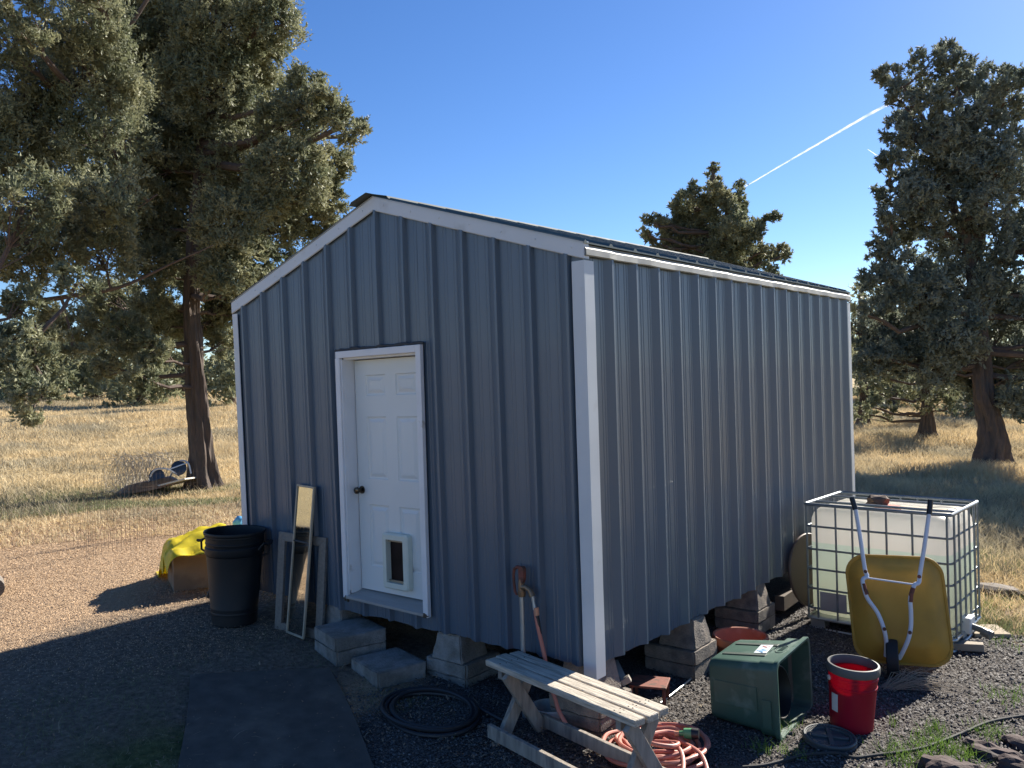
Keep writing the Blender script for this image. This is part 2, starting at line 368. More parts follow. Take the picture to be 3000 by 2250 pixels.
# rake trims (front and back)
def rake(side, y, out):
    mb = MB(); N_ = 10; sg = -1 if side < 0 else 1
    E = W/2+.028
    def zt(r): return RZ+T-(RZ-H)*r/(W/2)
    for k in range(N_):
        r0, r1 = E*k/N_, E*(k+1)/N_
        x0, x1 = -W/2+sg*r0, -W/2+sg*r1; w = .108
        yo = y+out*.03
        vs = [(x0, yo, zt(r0)-w), (x1, yo, zt(r1)-w), (x1, yo, zt(r1)), (x0, yo, zt(r0)), (x0, y+out*.022, zt(r0)-w-.006), (x1, y+out*.022, zt(r1)-w-.006),
              (x0, y-out*.03, zt(r0)+.002), (x1, y-out*.03, zt(r1)+.002)]
        mb.add(vs, [(0, 1, 2, 3), (4, 5, 1, 0), (3, 2, 7, 6)])
    x1 = -W/2+sg*E; mb.add([(x1, y+out*.03, zt(E)-.108), (x1, y+out*.03, zt(E)), (x1, y-out*.03, zt(E)), (x1, y-out*.03, zt(E)-.108)], [(0, 1, 2, 3)])
    # screws
    for k in range(7):
        r0 = .12+k*.285; x = -W/2+sg*r0; mb.lathe([(.007, 0), (.005, .004)], 8, (x, y+out*.03, zt(r0)-.058), Euler((R(90 if out < 0 else -90), 0, 0)).to_matrix(), False, True)
    return mb.warp(shw)
for sg in (-1, 1):
    part('rake_trim', rake(sg, 0, -1), m_white, shed); part('rake_trim', rake(sg, Ld, 1), m_white, shed)
# eave trims: angled fascia below the roof edge
def eave(side):
    mb = MB(); rr = random.Random(9); N_ = 60; x0 = 0 if side > 0 else -W; sg = side
    rows = []
    for k in range(N_+1):
        y = -.02+(Ld+.03)*k/N_; j = .003*math.sin(k*.9)+rr.uniform(-.002, .002)
        rows.append([(x0+sg*.030, y, H+.006+j*.6), (x0+sg*(.042+j*.4), y, H+.012+j*.6), (x0+sg*(.040+j), y, H+.05), (x0+sg*.012, y, H+.082)])
    for a, b in zip(rows, rows[1:]):
        for i in range(3): mb.add([a[i], b[i], b[i+1], a[i+1]], [(0, 1, 2, 3)])
    return mb.warp(shw)
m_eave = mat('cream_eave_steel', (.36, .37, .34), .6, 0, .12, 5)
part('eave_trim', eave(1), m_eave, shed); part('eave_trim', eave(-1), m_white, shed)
# corner trims
def corner(cx, cy, sx, sy, wf=.070, ws=.085, z0=-.07, z1=H-.02):
    mb = MB(); o = .026; N_ = 14
    def row(z, k):
        j = .0008*math.sin(k*1.7+cx)
        return [(cx-sx*wf, cy+sy*(o-.006), z), (cx-sx*wf, cy+sy*(o+j), z), (cx+sx*(o+j), cy+sy*(o+j), z), (cx+sx*(o+j), cy-sy*ws, z), (cx+sx*(o-.006), cy-sy*ws, z)]
    rows = [row(z0+(z1-z0)*k/N_, k) for k in range(N_+1)]
    for a, b in zip(rows, rows[1:]):
        for i in range(4): mb.add([a[i], a[i+1], b[i+1], b[i]], [(0, 1, 2, 3)])
    mb.add(rows[0], [(0, 1, 2)]); mb.add([rows[0][0], rows[0][2], rows[0][4]], [(0, 1, 2)])
    return mb.warp(shw)
part('corner_trim', corner(0, 0, 1, -1), m_white, shed); part('corner_trim', corner(-W, 0, -1, -1, .05, .06, -.03), m_white, shed)
part('corner_trim', corner(0, Ld, 1, 1, .07, .07), m_white, shed); part('corner_trim', corner(-W, Ld, -1, 1, .07, .07), m_white, shed)
# door frame
fr = MB(); tw = .052
def trimbar(a, b, c_, d_):  # vertical or horizontal moulding with a stepped profile
    fr.box(((a+b)/2, -.038, (c_+d_)/2), (b-a, .036, d_-c_))
trimbar(DX0, DX0+tw, DZ0, DZ1-.062); trimbar(DX1-tw, DX1, DZ0-.005, DZ1-.006)
fr.box(((DX0+DX1-tw)/2, -.036, DZ1-.034), (DX1-DX0-tw-.004, .034, .056))
fr.box((DX0+tw+.006, -.026, (DZ0+DZ1)/2), (.012, .03, DZ1-DZ0-.15)); fr.box((DX1-tw-.006, -.024, (DZ0+DZ1)/2), (.012, .03, DZ1-DZ0-.12))
# jambs
fr.box((DX0+tw+.004, .055, (DZ0+.04+DZ1-.06)/2), (.02, .14, DZ1-DZ0-.12)); fr.box((DX1-tw-.004, .055, (DZ0+.04+DZ1-.06)/2), (.02, .14, DZ1-DZ0-.12)); fr.box(((DX0+DX1)/2, .055, DZ1-.068), (DX1-DX0-2*tw, .14, .02))
dfr = part('door_frame', fr.warp(dshear), m_whitew, shed, bevel=.004)
mb = MB()
for cx in (DX0+.03, DX1-.025):
    mb = MB()
    for q in range(7): mb.box((cx, -.05, DZ0+.008), (.05, .018, .008)) if q == 0 else mb.box((cx+random.uniform(-.022, .022), -.05, DZ0+.012+random.uniform(-.012, .012)), (.009, .020, random.uniform(.012, .04)), Euler((0, random.uniform(-.3, .3), 0)).to_matrix())
    part('rotten_tip', mb.warp(dshear), m_rot, dfr)
mb = MB()
rr = random.Random(4); pth = []
for k in range(30): pth.append((DX0-.02+(DX1-DX0+.035)*k/29, -.03, DZ1+.006+rr.uniform(-.005, .008)))
mb.tube(pth, [.012+rr.uniform(-.003, .004) for _ in pth], 6); part('caulk_bead', mb.warp(dshear), mat('dark_caulk', (.03, .04, .05), .6), dfr)
mb = MB(); mb.add([(DX0+.04, -.065, DZ0+.012), (DX1-.045, -.065, DZ0+.0), (DX1-.045, -.065, DZ0+.022), (DX0+.04, -.065, DZ0+.034), (DX0+.06, .13, DZ0+.075), (DX1-.06, .13, DZ0+.065), (DX0+.06, .13, DZ0+.03), (DX1-.06, .13, DZ0+.02)],
   [(0, 1, 2, 3), (3, 2, 5, 4), (0, 3, 4, 6), (1, 7, 5, 2), (0, 6, 7, 1)])
part('door_sill', mb.warp(dshear), m_sill, shed, bevel=.003)
# door slab with six moulded panels
sx0, sx1, sz0, sz1, sy = DX0+.072, DX1-.062, DZ0+.075, DZ1-.085, .085
def slab():
    mb = MB(); w = sx1-sx0; h = sz1-sz0
    xs = [0, .15, .43, .57, .85, 1]; zs = [0, .105, .375, .485, .755, .845, .935, 1]
    for i in range(5):
        for k in range(7):
            a, b = sx0+xs[i]*w, sx0+xs[i+1]*w; c_, d_ = sz0+zs[k]*h, sz0+zs[k+1]*h
            if i in (1, 3) and k in (1, 3, 5):
                def rg(ins, dep): return [(a+ins, sy+dep, c_+ins), (b-ins, sy+dep, c_+ins), (b-ins, sy+dep, d_-ins), (a+ins, sy+dep, d_-ins)]
                mb.loft([rg(0, 0), rg(.008, .009), rg(.02, .010), rg(.045, .001), rg(.048, .003), rg(.052, .001)], False, True)
            else: mb.add([(a, sy, c_), (b, sy, c_), (b, sy, d_), (a, sy, d_)], [(0, 1, 2, 3)])
    mb.box(((sx0+sx1)/2, sy+.03, (sz0+sz1)/2), (w, .04, h)); return mb.warp(dshear)
door = part('door', slab(), m_door, shed)
mb = MB(); mb.box(((sx0+sx1)/2, sy+.07, (sz0+sz1)/2), (sx1-sx0+.04, .01, sz1-sz0+.06)); part('door_shadow_gap', mb.warp(dshear), m_black, shed)
RX = Euler((R(90), 0, 0)).to_matrix()
kz = sz0+(sz1-sz0)*.435; kx = sx0+.045
mb = MB(); mb.lathe([(.033, 0), (.031, .008), (.012, .012), (.011, .035), (.024, .042), (.030, .055), (.027, .068), (.015, .074)], 24, (kx, sy-.001, kz), RX, True, True)
part('doorknob', mb.warp(dshear), m_knob, door, smoothf=True)
# pet door
px0, px1, pz0, pz1 = sx0+.31, sx0+.60, sz0+.055, sz0+.505
mb = MB()
def rrect(x0, x1, z0, z1, r, y, n=6):
    q = []
    for cx, cz, a0 in ((x1-r, z1-r, 0), (x0+r, z1-r, 90), (x0+r, z0+r, 180), (x1-r, z0+r, 270)):
        for k in range(n+1): a = R(a0+90*k/n); q.append((cx+r*math.cos(a), y, cz+r*math.sin(a)))
    return q
def rl(x0, x1, z0, z1, r, y): return rrect(x0, x1, z0, z1, r, y)
mb.loft([rl(px0, px1, pz0, pz1, .03, sy), rl(px0, px1, pz0, pz1, .03, sy-.045), rl(px0+.012, px1-.012, pz0+.012, pz1-.012, .024, sy-.056), rl(px0+.05, px1-.05, pz0+.052, pz1-.05, .008, sy-.056), rl(px0+.052, px1-.052, pz0+.054, pz1-.052, .006, sy-.003)], False, False)
pf = part('pet_door_frame', mb.warp(dshear), m_pet, door, smoothf=True)
mb = MB(); n_ = 8
for k in range(n_):
    z0_, z1_ = pz0+.054+(pz1-pz0-.106)*k/n_, pz0+.054+(pz1-pz0-.106)*(k+1)/n_; bow = lambda z: .004
    mb.add([(px0+.056, sy-.012+bow(z0_), z0_), (px1-.052, sy-.020, z0_), (px1-.052, sy-.020, z1_), (px0+.056, sy-.012+bow(z1_), z1_)], [(0, 1, 2, 3)])
part('pet_flap', mb.warp(dshear), m_flap, door)
mb = MB(); mb.box(((px0+px1)/2, sy-.03, pz0+.064), (px1-px0-.112, .008, .018)); part('flap_clamp', mb.warp(dshear), mat('dull_brass', (.30, .27, .20), .4, .4), door); mb = MB(); mb.box(((px0+px1)/2, sy-.032, pz1-.06), (px1-px0-.11, .008, .014))
part('flap_clamp', mb.warp(dshear), mat('dull_brass', (.30, .27, .20), .4, .4), door)

# ------------------------------------------------------------------ concrete piers and pavers
m_conc = mat('rough_concrete', (.26, .25, .23), .95, 0, .25, 22, bump=1, bscale=80, col2=(.17, .16, .14), c2scale=6, c2lo=.48, c2hi=.62)
m_conc2 = mat('old_paver_concrete', (.24, .205, .17), .95, 0, .25, 22, bump=1, bscale=80, col2=(.15, .135, .12), c2scale=7, c2lo=.5, c2hi=.62)
def chipped(mb, seed, amt=.004):
    from mathutils import noise
    return mb
def blockmesh(sx_, sy_, sz_, seed, top=(1, 1), amp=.0055):
    """dense box with slightly eroded surface"""
    bm = bmesh.new(); bmesh.ops.create_cube(bm, size=1); bmesh.ops.bevel(bm, geom=list(bm.edges), offset=.035, segments=2, affect='EDGES')
    bmesh.ops.subdivide_edges(bm, edges=[e for e in bm.edges if e.calc_length() > .3], cuts=7, use_grid_fill=True)
    from mathutils import noise
    mb = MB(); vs = []
    for v in bm.verts:
        t = v.co.z+.5; x = v.co.x*sx_*(1+(top[0]-1)*t); y = v.co.y*sy_*(1+(top[1]-1)*t); z = (v.co.z+.5)*sz_
        q = Vector((x, y, z)); o_ = Vector((seed*3.1, seed*1.7, seed))
        d = Vector((noise.noise(q*14+o_), noise.noise(q*14+o_+Vector((9, 0, 0))), noise.noise(q*14+o_+Vector((0, 9, 0)))))*amp
        vs.append(tuple(q+d))
    bm.verts.index_update(); mb.add(vs, [tuple(v.index for v in f.verts) for f in bm.faces]); bm.free(); return mb
def block(name, label, x0, x1, y0, y1, z0, z1, m_, seed, cat, group, top=(1, 1), rz=0):
    mb = blockmesh(x1-x0, y1-y0, z1-z0, seed, top)
    o = part(name, mb, m_, None, smoothf=True, loc=((x0+x1)/2, (y0+y1)/2, z0), rot=(0, 0, rz)); tag(o, label, cat, group); return o
GP, GV = 'tapered concrete pier blocks holding up the shed', 'flat concrete paving blocks under and beside the shed'
# steps under the door
block('concrete_paver', 'upper paver of the pair below the left side of the white door', -2.47, -2.03, -.33, .10, -.155, -.055, m_conc, 1, 'paver', GV, rz=-.30)
block('concrete_paver', 'lower paver of the pair below the left side of the white door', -2.475, -2.035, -.325, .10, -.275, -.158, m_conc, 2, 'paver', GV, rz=-.27)
block('concrete_paver', 'single low paver lying in front of the dark gap between step and pier', -1.98, -1.52, -.38, .02, -.32, -.20, m_conc, 3, 'paver', GV, rz=-.28)
block('pier_block', 'tapered pier half hidden behind the paver pair and wooden frame', -2.72, -2.46, -.03, .23, -.27, .045, m_conc, 4, 'pier block', GP, (.72, .72))
block('pier_block', 'tapered pier under the wall between the door and the rusty hydrant', -1.475, -1.165, -.0, .30, -.182, .01, m_conc, 5, 'pier block', GP, (.72, .80))
block('concrete_paver', 'paver directly under the pier between door and hydrant', -1.535, -1.125, -.0, .40, -.28, -.183, m_conc, 6, 'paver', GV)
block('concrete_paver', 'bottom paver sunk in soil under the pier between door and hydrant', -1.535, -1.13, .0, .40, -.40, -.283, m_conc, 7, 'paver', GV)
block('pier_block', 'stained tapered pier right under the near corner of the shed', -.33, .0, .0, .31, -.215, .02, m_conc2, 8, 'pier block', GP, (.75, .75))
for i, (nm, z0) in enumerate((('top', -.30), ('middle', -.385), ('bottom', -.475))):
    block('concrete_paver', nm+' paver of the stack behind the wooden bench', -.385+.01*i, .03-.01*i, -.02, .38, z0, z0+.083, m_conc2, 9+i, 'paver', GV, rz=.03*(i-1))
block('pier_block', 'nearer tapered pier under the long side wall, lit at its edge', -.27, .045, 1.29, 1.60, -.212, .0, m_conc2, 13, 'pier block', GP, (.76, .62))
block('concrete_paver', 'upper paver beneath the nearer side wall pier', -.38, .055, 1.26, 1.66, -.318, -.213, m_conc2, 14, 'paver', GV)
block('concrete_paver', 'lower paver beneath the nearer side wall pier', -.38, .05, 1.26, 1.67, -.43, -.32, m_conc2, 15, 'paver', GV)
block('pier_block', 'farther tapered pier under the long side wall with a crack', -.28, .03, 2.56, 2.87, -.213, .0, m_conc2, 16, 'pier block', GP, (.76, .62))
block('concrete_paver', 'upper paver beneath the farther side wall pier', -.38, .035, 2.54, 2.95, -.315, -.214, m_conc2, 17, 'paver', GV)
block('concrete_paver', 'lower paver beneath the farther side wall pier', -.38, .03, 2.545, 2.96, -.43, -.317, m_conc2, 18, 'paver', GV)
mb = MB(); mb.bar((-.02, 3.2, -.29), (-.04, 5.2, -.25), .09, .14); tag(part('wood_beam', mb, m_darkw, bevel=.004), 'dark wooden beam lying under the shed near the white tank', 'beam')

# ------------------------------------------------------------------ bench
m_bench = mat('weathered_bench_wood', (.52, .46, .37), .85, 0, .32, 4, bump=.9, bscale=10, stretch=(1.2, 14, 14), col2=(.32, .28, .22), c2scale=5, c2lo=.45, c2hi=.7)
m_leg = mat('weathered_leg_wood', (.30, .26, .215), .88, 0, .25, 5, bump=.6, bscale=12, stretch=(6, 6, 1.2), col2=(.17, .15, .13), c2scale=4, c2lo=.5, c2hi=.7)
bz = .06; bc = ((-.66-.53+.72+.637)/4, (-.354-.11-.43-.63)/4)
gb = gzf(bc[0], bc[1]); bench = thing('wooden_bench', 'weathered slatted wooden bench with crossed legs by the shed corner', 'bench', (bc[0], bc[1], gb), (0, 0, R(-13.2)))
BH = bz-gb; BL = 1.31
for k, (w_, dy) in enumerate(((.080, -.098), (.086, 0), (.080, .098))):
    mb = MB(); mb.box((random.uniform(-.006, .006), dy, BH-.02), (BL+(.01, .03, 0)[k], w_, .04))
    sl_ = part('seat_slat', mb, m_bench, bench, bevel=.006)
    for ex in (-.52, .50, .53):
        for q in (-.02, .02): mb = MB(); mb.lathe([(.0055, 0), (.004, .0015)], 7, (ex+random.uniform(-.01, .01), dy+q, BH), None, False, True); part('nail', mb, m_knob, sl_)
for ex, nm in ((-.53, 'l'), (.52, 'r')):
    mb = MB(); mb.box((ex, 0, BH-.07), (.04, .24, .06)); part('cleat', mb, m_leg, bench, bevel=.004)
    mb = MB(); mb.bar((ex+.085, -.125, BH-.045), (ex+.085, .18, .0), .085, .038, (1, 0, 0)); part('leg', mb, m_leg, bench, bevel=.004)
    mb = MB(); mb.bar((ex+.045, .125, BH-.045), (ex+.045, -.18, .0), .085, .038, (1, 0, 0)); part('leg', mb, m_leg, bench, bevel=.004)
mb = MB(); mb.bar((-.53, -.215, .115), (.62, -.205, .10), .03, .085); part('stretcher', mb, m_leg, bench, bevel=.004)
mb = MB(); mb.bar((-.50, .17, .10), (.60, .175, .095), .03, .085); part('stretcher', mb, m_leg, bench, bevel=.004)

# ------------------------------------------------------------------ yard hydrant
m_rust = mat('rusty_red_iron', (.20, .065, .045), .75, .2, .3, 25, bump=.3, col2=(.10, .05, .035), c2scale=20)
m_brass = mat('dull_bronze', (.26, .17, .10), .45, .6, .25, 20)
m_hose = mat('salmon_rubber', (.50, .175, .125), .5, 0, .10, 6, col2=(.42, .16, .12), c2scale=3)
hx, hy = -.54, -.075; hg = gzf(hx, hy)
hyd = thing('yard_hydrant', 'rusty red yard hydrant on a grey steel pipe against the shed wall', 'hydrant', (hx, hy, hg))
mb = MB(); mb.tube([(0, 0, -.05), (0, 0, .44-hg)], .0175, 14); part('pipe', mb, m_grey, hyd, smoothf=True)
zb = .44-hg
mb = MB(); mb.lathe([(.024, zb-.02), (.027, zb-.01), (.027, zb+.02), (.023, zb+.025), (.022, zb+.06), (.018, zb+.10), (.012, zb+.13)], 18, cap1=True)
mb.tube([(.01, -.005, zb+.045), (.045, -.01, zb+.05), (.085, -.018, zb+.035), (.105, -.02, zb+.0)], [.02, .017, .017, .02], 12)
part('valve_head', mb, m_brass, hyd, smoothf=True)
mb = MB()
mb.tube([(.005, -.004, zb+.175), (-.03, -.004, zb+.175), (-.055, -.004, zb+.16), (-.064, -.004, zb+.12), (-.060, -.004, zb+.06), (-.055, -.004, zb+.01), (-.038, -.004, zb-.015)], [.012, .012, .012, .010, .010, .010, .008], 8)
mb.prism([(-.012, zb+.09), (.014, zb+.06), (.03, zb+.10), (.032, zb+.17), (.02, zb+.185), (-.012, zb+.18)], -.018, .014, lambda x, y, z: (x, z, y))
part('lever_handle', mb, m_rust, hyd, bevel=.002)
mb = MB(); mb.tube([(.105, -.02, zb+.0), (.112, -.02, zb-.04), (.122, -.02, zb-.085)], [.014, .011, .014], 10); part('spout_coupling', mb, m_grey, hyd, smoothf=True)
# garden hose: from the spout under the bench to a heap of coils
def spline(pts, n=12):
    pts = [Vector(p) for p in pts]; out = []
    for i in range(len(pts)-1):
        p0, p1, p2, p3 = pts[max(0, i-1)], pts[i], pts[i+1], pts[min(len(pts)-1, i+2)]
        for k in range(n):
            t = k/n; out.append(.5*((2*p1)+(-p0+p2)*t+(2*p0-5*p1+4*p2-p3)*t*t+(-p0+3*p1-3*p2+p3)*t**3))
    out.append(pts[-1]); return out
hc = (.40, .02); gh = gzf(*hc)
hose = thing('garden_hose', 'salmon red garden hose coiled on cinders behind the bench legs', 'hose', (hc[0], hc[1], gh))
def loc(p): return Vector(p)-Vector((hc[0], hc[1], gh))
sp = Vector((hx+.124, hy-.02, hg+zb-.09))
pts = [loc(sp), loc((sp.x+.03, sp.y-.005, .22)), loc((sp.x+.07, sp.y, .05)), loc((sp.x+.10, sp.y-.01, -.10)), *[loc(P(X_, Y_, y=yy)) for X_, Y_, yy in ((1624, 2040, -.11), (1638, 2084, -.13), (1669, 2135, -.15), (1710, 2168, -.16), (1755, 2190, -.17))], loc((.06, -.16, gzf(.06, -.16)+.02))]
rr = random.Random(21); ang = 200; lay = 0
coil = []
for k in range(95):
    a = R(200+k*27); q = k/95; rad = .27+.035*math.sin(k*.53)+rr.uniform(-.012, .012)-(.07 if 40 < k < 60 else 0)-.09*max(0, q-.75)*4
    ox, oy = .03*math.sin(k*.21), .03*math.cos(k*.33)
    coil.append(Vector((rad*math.cos(a)+ox, rad*.98*math.sin(a)+oy, .013+.075*q+.018*math.sin(k*.9)**2+rr.uniform(0, .006))))
pts2 = pts+coil[2:]
pts2 += [Vector((.14, -.02, .12)), Vector((.17, -.12, .14)), Vector((.07, -.19, .16)), Vector((-.01, -.10, .15)), Vector((.03, .06, .13)), Vector((.10, .10, .12))]
mb = MB(); path = spline(pts2, 5); mb.tube(path, .0135, 9)
part('hose_tube', mb, m_hose, hose, smoothf=True)
mb = MB(); path = spline([Vector((.12, .06, .10)), Vector((.30, -.02, .09)), Vector((.42, -.18, .05)), Vector((.50, -.40, .02)), Vector((.56, -.65, .015)), Vector((.58, -.9, .015))], 8); mb.tube(path, .0135, 9)
mb.tube(spline([Vector((.05, .00, .11)), Vector((.20, -.08, .11)), Vector((.30, -.25, .07)), Vector((.33, -.45, .02)), Vector((.30, -.75, .015))], 8), .0135, 9)
part('hose_tail', mb, m_hose, hose, smoothf=True)
mb = MB(); mb.tube([loc((sp.x+.008, sp.y, sp.z+.02)), loc((sp.x+.014, sp.y, sp.z-.03))], .017, 12); part('brass_coupling', mb, mat('peach_plastic', (.55, .26, .15), .5), hose, smoothf=True); mb = MB(); mb.tube([(.075, .09, .118), (.10, .10, .12)], .017, 12); part('brass_coupling', mb, mat('peach_plastic', (.55, .26, .15), .5), hose, smoothf=True)
mb = MB(); mb.tube([loc((sp.x+.014, sp.y, sp.z-.035)), loc((sp.x+.034, sp.y, sp.z-.15))], .0145, 10); part('black_sleeve', mb, m_black, hose, smoothf=True)
mb = MB(); mb.tube([(.10, .105, .122), (.125, .112, .125), (.13, .114, .126), (.175, .128, .13)], [.014, .016, .03, .032], 14); part('green_nozzle', mb, mat('green_plastic', (.10, .30, .14), .45), hose, smoothf=True)
mb = MB(); mb.tube([(.175, .128, .13), (.215, .14, .133)], [.034, .03], 14); part('black_nozzle_ring', mb, m_black, hose, smoothf=True)

# black hose coil in the shade
mb = MB(); c0 = (-1.06, -.44); pts = []
rr = random.Random(2)
for k in range(44):
    a = R(120+k*33); r_ = .30+.025*math.sin(k*.31); x = c0[0]+r_*1.08*math.cos(a)+.02*math.sin(k*.2); y = c0[1]+r_*.86*math.sin(a); pts.append((x, y, gzf(x, y)+.016+.03*(k/44)+.008*math.sin(k)))
x, y = c0[0]+.55, c0[1]+.22; pts += [(c0[0]+.40, c0[1]+.2, gzf(c0[0]+.4, c0[1]+.2)+.03), (x, y, gzf(x, y)+.02)]
mb.tube(spline(pts, 5), .0145, 8)
o = part('coiled_hose', mb, mat('black_rubber', (.018, .02, .024), .5, 0, .1), None, smoothf=True); tag(o, 'loose black hose ring lying on shaded soil left of the bench', 'hose')
# thin black irrigation pipe, lower right
pts = []
for X, Y in ((2110, 2250), (2235, 2243), (2350, 2212), (2450, 2206), (2500, 2222), (2560, 2215), (2700, 2195), (2820, 2150), (2900, 2115), (3010, 2095), (3120, 2090)):
    p = PG(X, Y, .02); pts.append((p.x, p.y, gzf(p.x, p.y)+.018))
mb = MB(); mb.tube(spline(pts, 6), .0105, 8)
tag(part('irrigation_pipe', mb, mat('grey_black_pipe', (.035, .034, .032), .8, 0, .15), None, smoothf=True), 'thin black irrigation pipe curving across the cinders at lower right', 'pipe')
pts = []
for X, Y in ((1935, 2062), (1990, 2020), (2045, 1972), (2085, 1940)):
    p = PG(X, Y, .02); pts.append((p.x, p.y, gzf(p.x, p.y)+.02))
mb = MB(); mb.tube(spline(pts, 5), .008, 8); tag(part('metal_rod', mb, m_grey, None, smoothf=True), 'thin dark rod lying along the shed edge by the green bin', 'rod')

# ------------------------------------------------------------------ trash can
m_can = mat('charcoal_can_plastic', (.008, .011, .014), .5, 0, .12, 3, spec=.35, col2=(.03, .028, .025), c2scale=2.5, c2lo=.5, c2hi=.8)
cx, cy = -3.56, -.30; cg = gzf(cx, cy)
can = thing('trash_can', 'open black plastic trash can standing at the left front corner of the shed', 'trash can', (cx, cy, cg), (R(-1), R(1.5), 0))
pr = [(.205, 0), (.215, .01), (.217, .10), (.222, .105), (.222, .115), (.219, .12), (.262, .60), (.272, .61), (.275, .615), (.275, .67), (.266, .68), (.268, .70), (.272, .705), (.272, .715), (.268, .72), (.272, .755), (.278, .76), (.278, .775), (.288, .785), (.290, .80), (.286, .808), (.278, .802), (.270, .76), (.258, .60), (.212, .03), (.01, .02)]
mb = MB(); mb.lathe([(r_*.90, z) for r_, z in pr], 56); part('can_body', mb, m_can, can, smoothf=True)
for a in (205, 25):
    mb = MB(); ca, sa = math.cos(R(a)), math.sin(R(a)); tx, ty = -sa, ca
    q = [(.272, -.075, .66), (.325, -.075, .655), (.335, -.07, .64), (.322, -.06, .56), (.268, -.06, .55)]
    mb.tube([(r_*ca-.07*tx, r_*sa-.07*ty, z) for r_, _, z in [(q[0])]*1]+[(.32*ca-.07*tx, .32*sa-.07*ty, .715), (.335*ca-.03*tx, .335*sa-.03*ty, .70), (.335*ca+.03*tx, .335*sa+.03*ty, .70), (.32*ca+.07*tx, .32*sa+.07*ty, .715), (.27*ca+.07*tx, .27*sa+.07*ty, .715)], .011, 8)
    mb.tube([(.33*ca, .33*sa, .70), (.325*ca, .325*sa, .62), (.265*ca, .265*sa, .595)], .010, 8)
    part('handle', mb, m_can, can, smoothf=True)

# ------------------------------------------------------------------ mirror and wooden frame
m_fw = mat('grey_frame_wood', (.22, .195, .165), .85, 0, .2, 5, bump=.5, bscale=20, stretch=(8, 8, 1.5))
m_tanf = mat('tan_mirror_frame', (.42, .35, .25), .6, 0, .15, 12)
m_mir = bpy.data.materials.new('mirror_glass'); m_mir.use_nodes = True
b_ = m_mir.node_tree.nodes['Principled BSDF']; b_.inputs['Metallic'].default_value = 1; b_.inputs['Roughness'].default_value = .03; b_.inputs['Base Color'].default_value = (.62, .64, .62, 1)
_n = m_mir.node_tree.nodes.new('ShaderNodeTexNoise'); _n.inputs['Scale'].default_value = 9
_r = m_mir.node_tree.nodes.new('ShaderNodeMapRange'); _r.inputs[1].default_value = .5; _r.inputs[2].default_value = .8; _r.inputs[3].default_value = .03; _r.inputs[4].default_value = .18
m_mir.node_tree.links.new(_n.outputs[0], _r.inputs[0]); m_mir.node_tree.links.new(_r.outputs[0], b_.inputs['Roughness'])
def leaning(name, label, cat, bl, br, tl, tr):
    """frame coordinates: u along the base, v up the lean, n outwards"""
    bl, br, tl, tr = map(Vector, (bl, br, tl, tr)); U = (br-bl); w_ = U.length; U.normalize(); Vv = ((tl+tr)/2-(bl+br)/2); h_ = Vv.length; Vv.normalize()
    Vv = (Vv-U*Vv.dot(U)).normalized(); Nn = U.cross(Vv)
    o = thing(name, label, cat, bl); M3 = Matrix((U, Vv, Nn)).transposed()
    o.rotation_euler = M3.to_euler(); return o, w_, h_
zl = gzf(-2.85, -.27)
a_, b2_ = P(598*V, 1360*V, z=zl), P(700*V, 1382*V, z=gzf(-2.55, -.2))
wf, w_, h_ = leaning('picture_frame', 'empty grey wooden picture frame leaning behind the narrow mirror', 'frame', a_, b2_, P(622*V, 1155*V, y=-.03), P(728*V, 1160*V, y=-.03))
t_ = .075
mb = MB()
def mitre(mb, w, h, t, d0, d1):
    o_ = [(0, 0), (w, 0), (w, h), (0, h)]; i_ = [(t, t), (w-t, t), (w-t, h-t), (t, h-t)]
    for k in range(4):
        k2 = (k+1) % 4; q = [o_[k], o_[k2], i_[k2], i_[k]]
        vs = [(x, y, d0) for x, y in q]+[(x, y, d1) for x, y in q]
        mb.add(vs, [(3, 2, 1, 0), (4, 5, 6, 7), (0, 1, 5, 4), (1, 2, 6, 5), (2, 3, 7, 6), (3, 0, 4, 7)])
for k in range(4):
    mb = MB(); o_ = [(0, 0), (w_, 0), (w_, h_), (0, h_)]; i_ = [(t_, t_), (w_-t_, t_), (w_-t_, h_-t_), (t_, h_-t_)]; k2 = (k+1) % 4; q = [o_[k], o_[k2], i_[k2], i_[k]]
    mb.add([(x, y, 0) for x, y in q]+[(x, y, .03) for x, y in q], [(3, 2, 1, 0), (4, 5, 6, 7), (0, 1, 5, 4), (1, 2, 6, 5), (2, 3, 7, 6), (3, 0, 4, 7)])
    part('frame_rail', mb, m_fw, wf, bevel=.003)
bl, br = P(630*V, 1366*V, z=zl+.0), P(661*V, 1378*V, z=zl-.005)
bl += Vector((0, -.04, .01)); br += Vector((0, -.04, .01))
mir, w_, h_ = leaning('narrow_mirror', 'tall narrow mirror in a thin tan frame leaning on the shed wall', 'mirror', bl, br, P(642*V, 1048*V, y=-.05), P(690*V, 1050*V, y=-.05))
w_ = .265; mb = MB(); mitre(mb, w_, h_, .018, 0, .02); part('frame', mb, m_tanf, mir, bevel=.003)
mb = MB(); mb.add([(.016, .016, .012), (w_-.016, .016, .012), (w_-.016, h_-.016, .012), (.016, h_-.016, .012)], [(0, 1, 2, 3)]); part('mirror_glass', mb, m_mir, mir)
mb = MB(); mb.box((w_/2, h_*.62, .014), (w_-.03, .010, .012)); part('cross_bar', mb, m_black, mir)
mb = MB(); mb.box((.002, h_/2, -.004), (.006, h_, .03)); part('backing_edge', mb, m_tanf, mir)

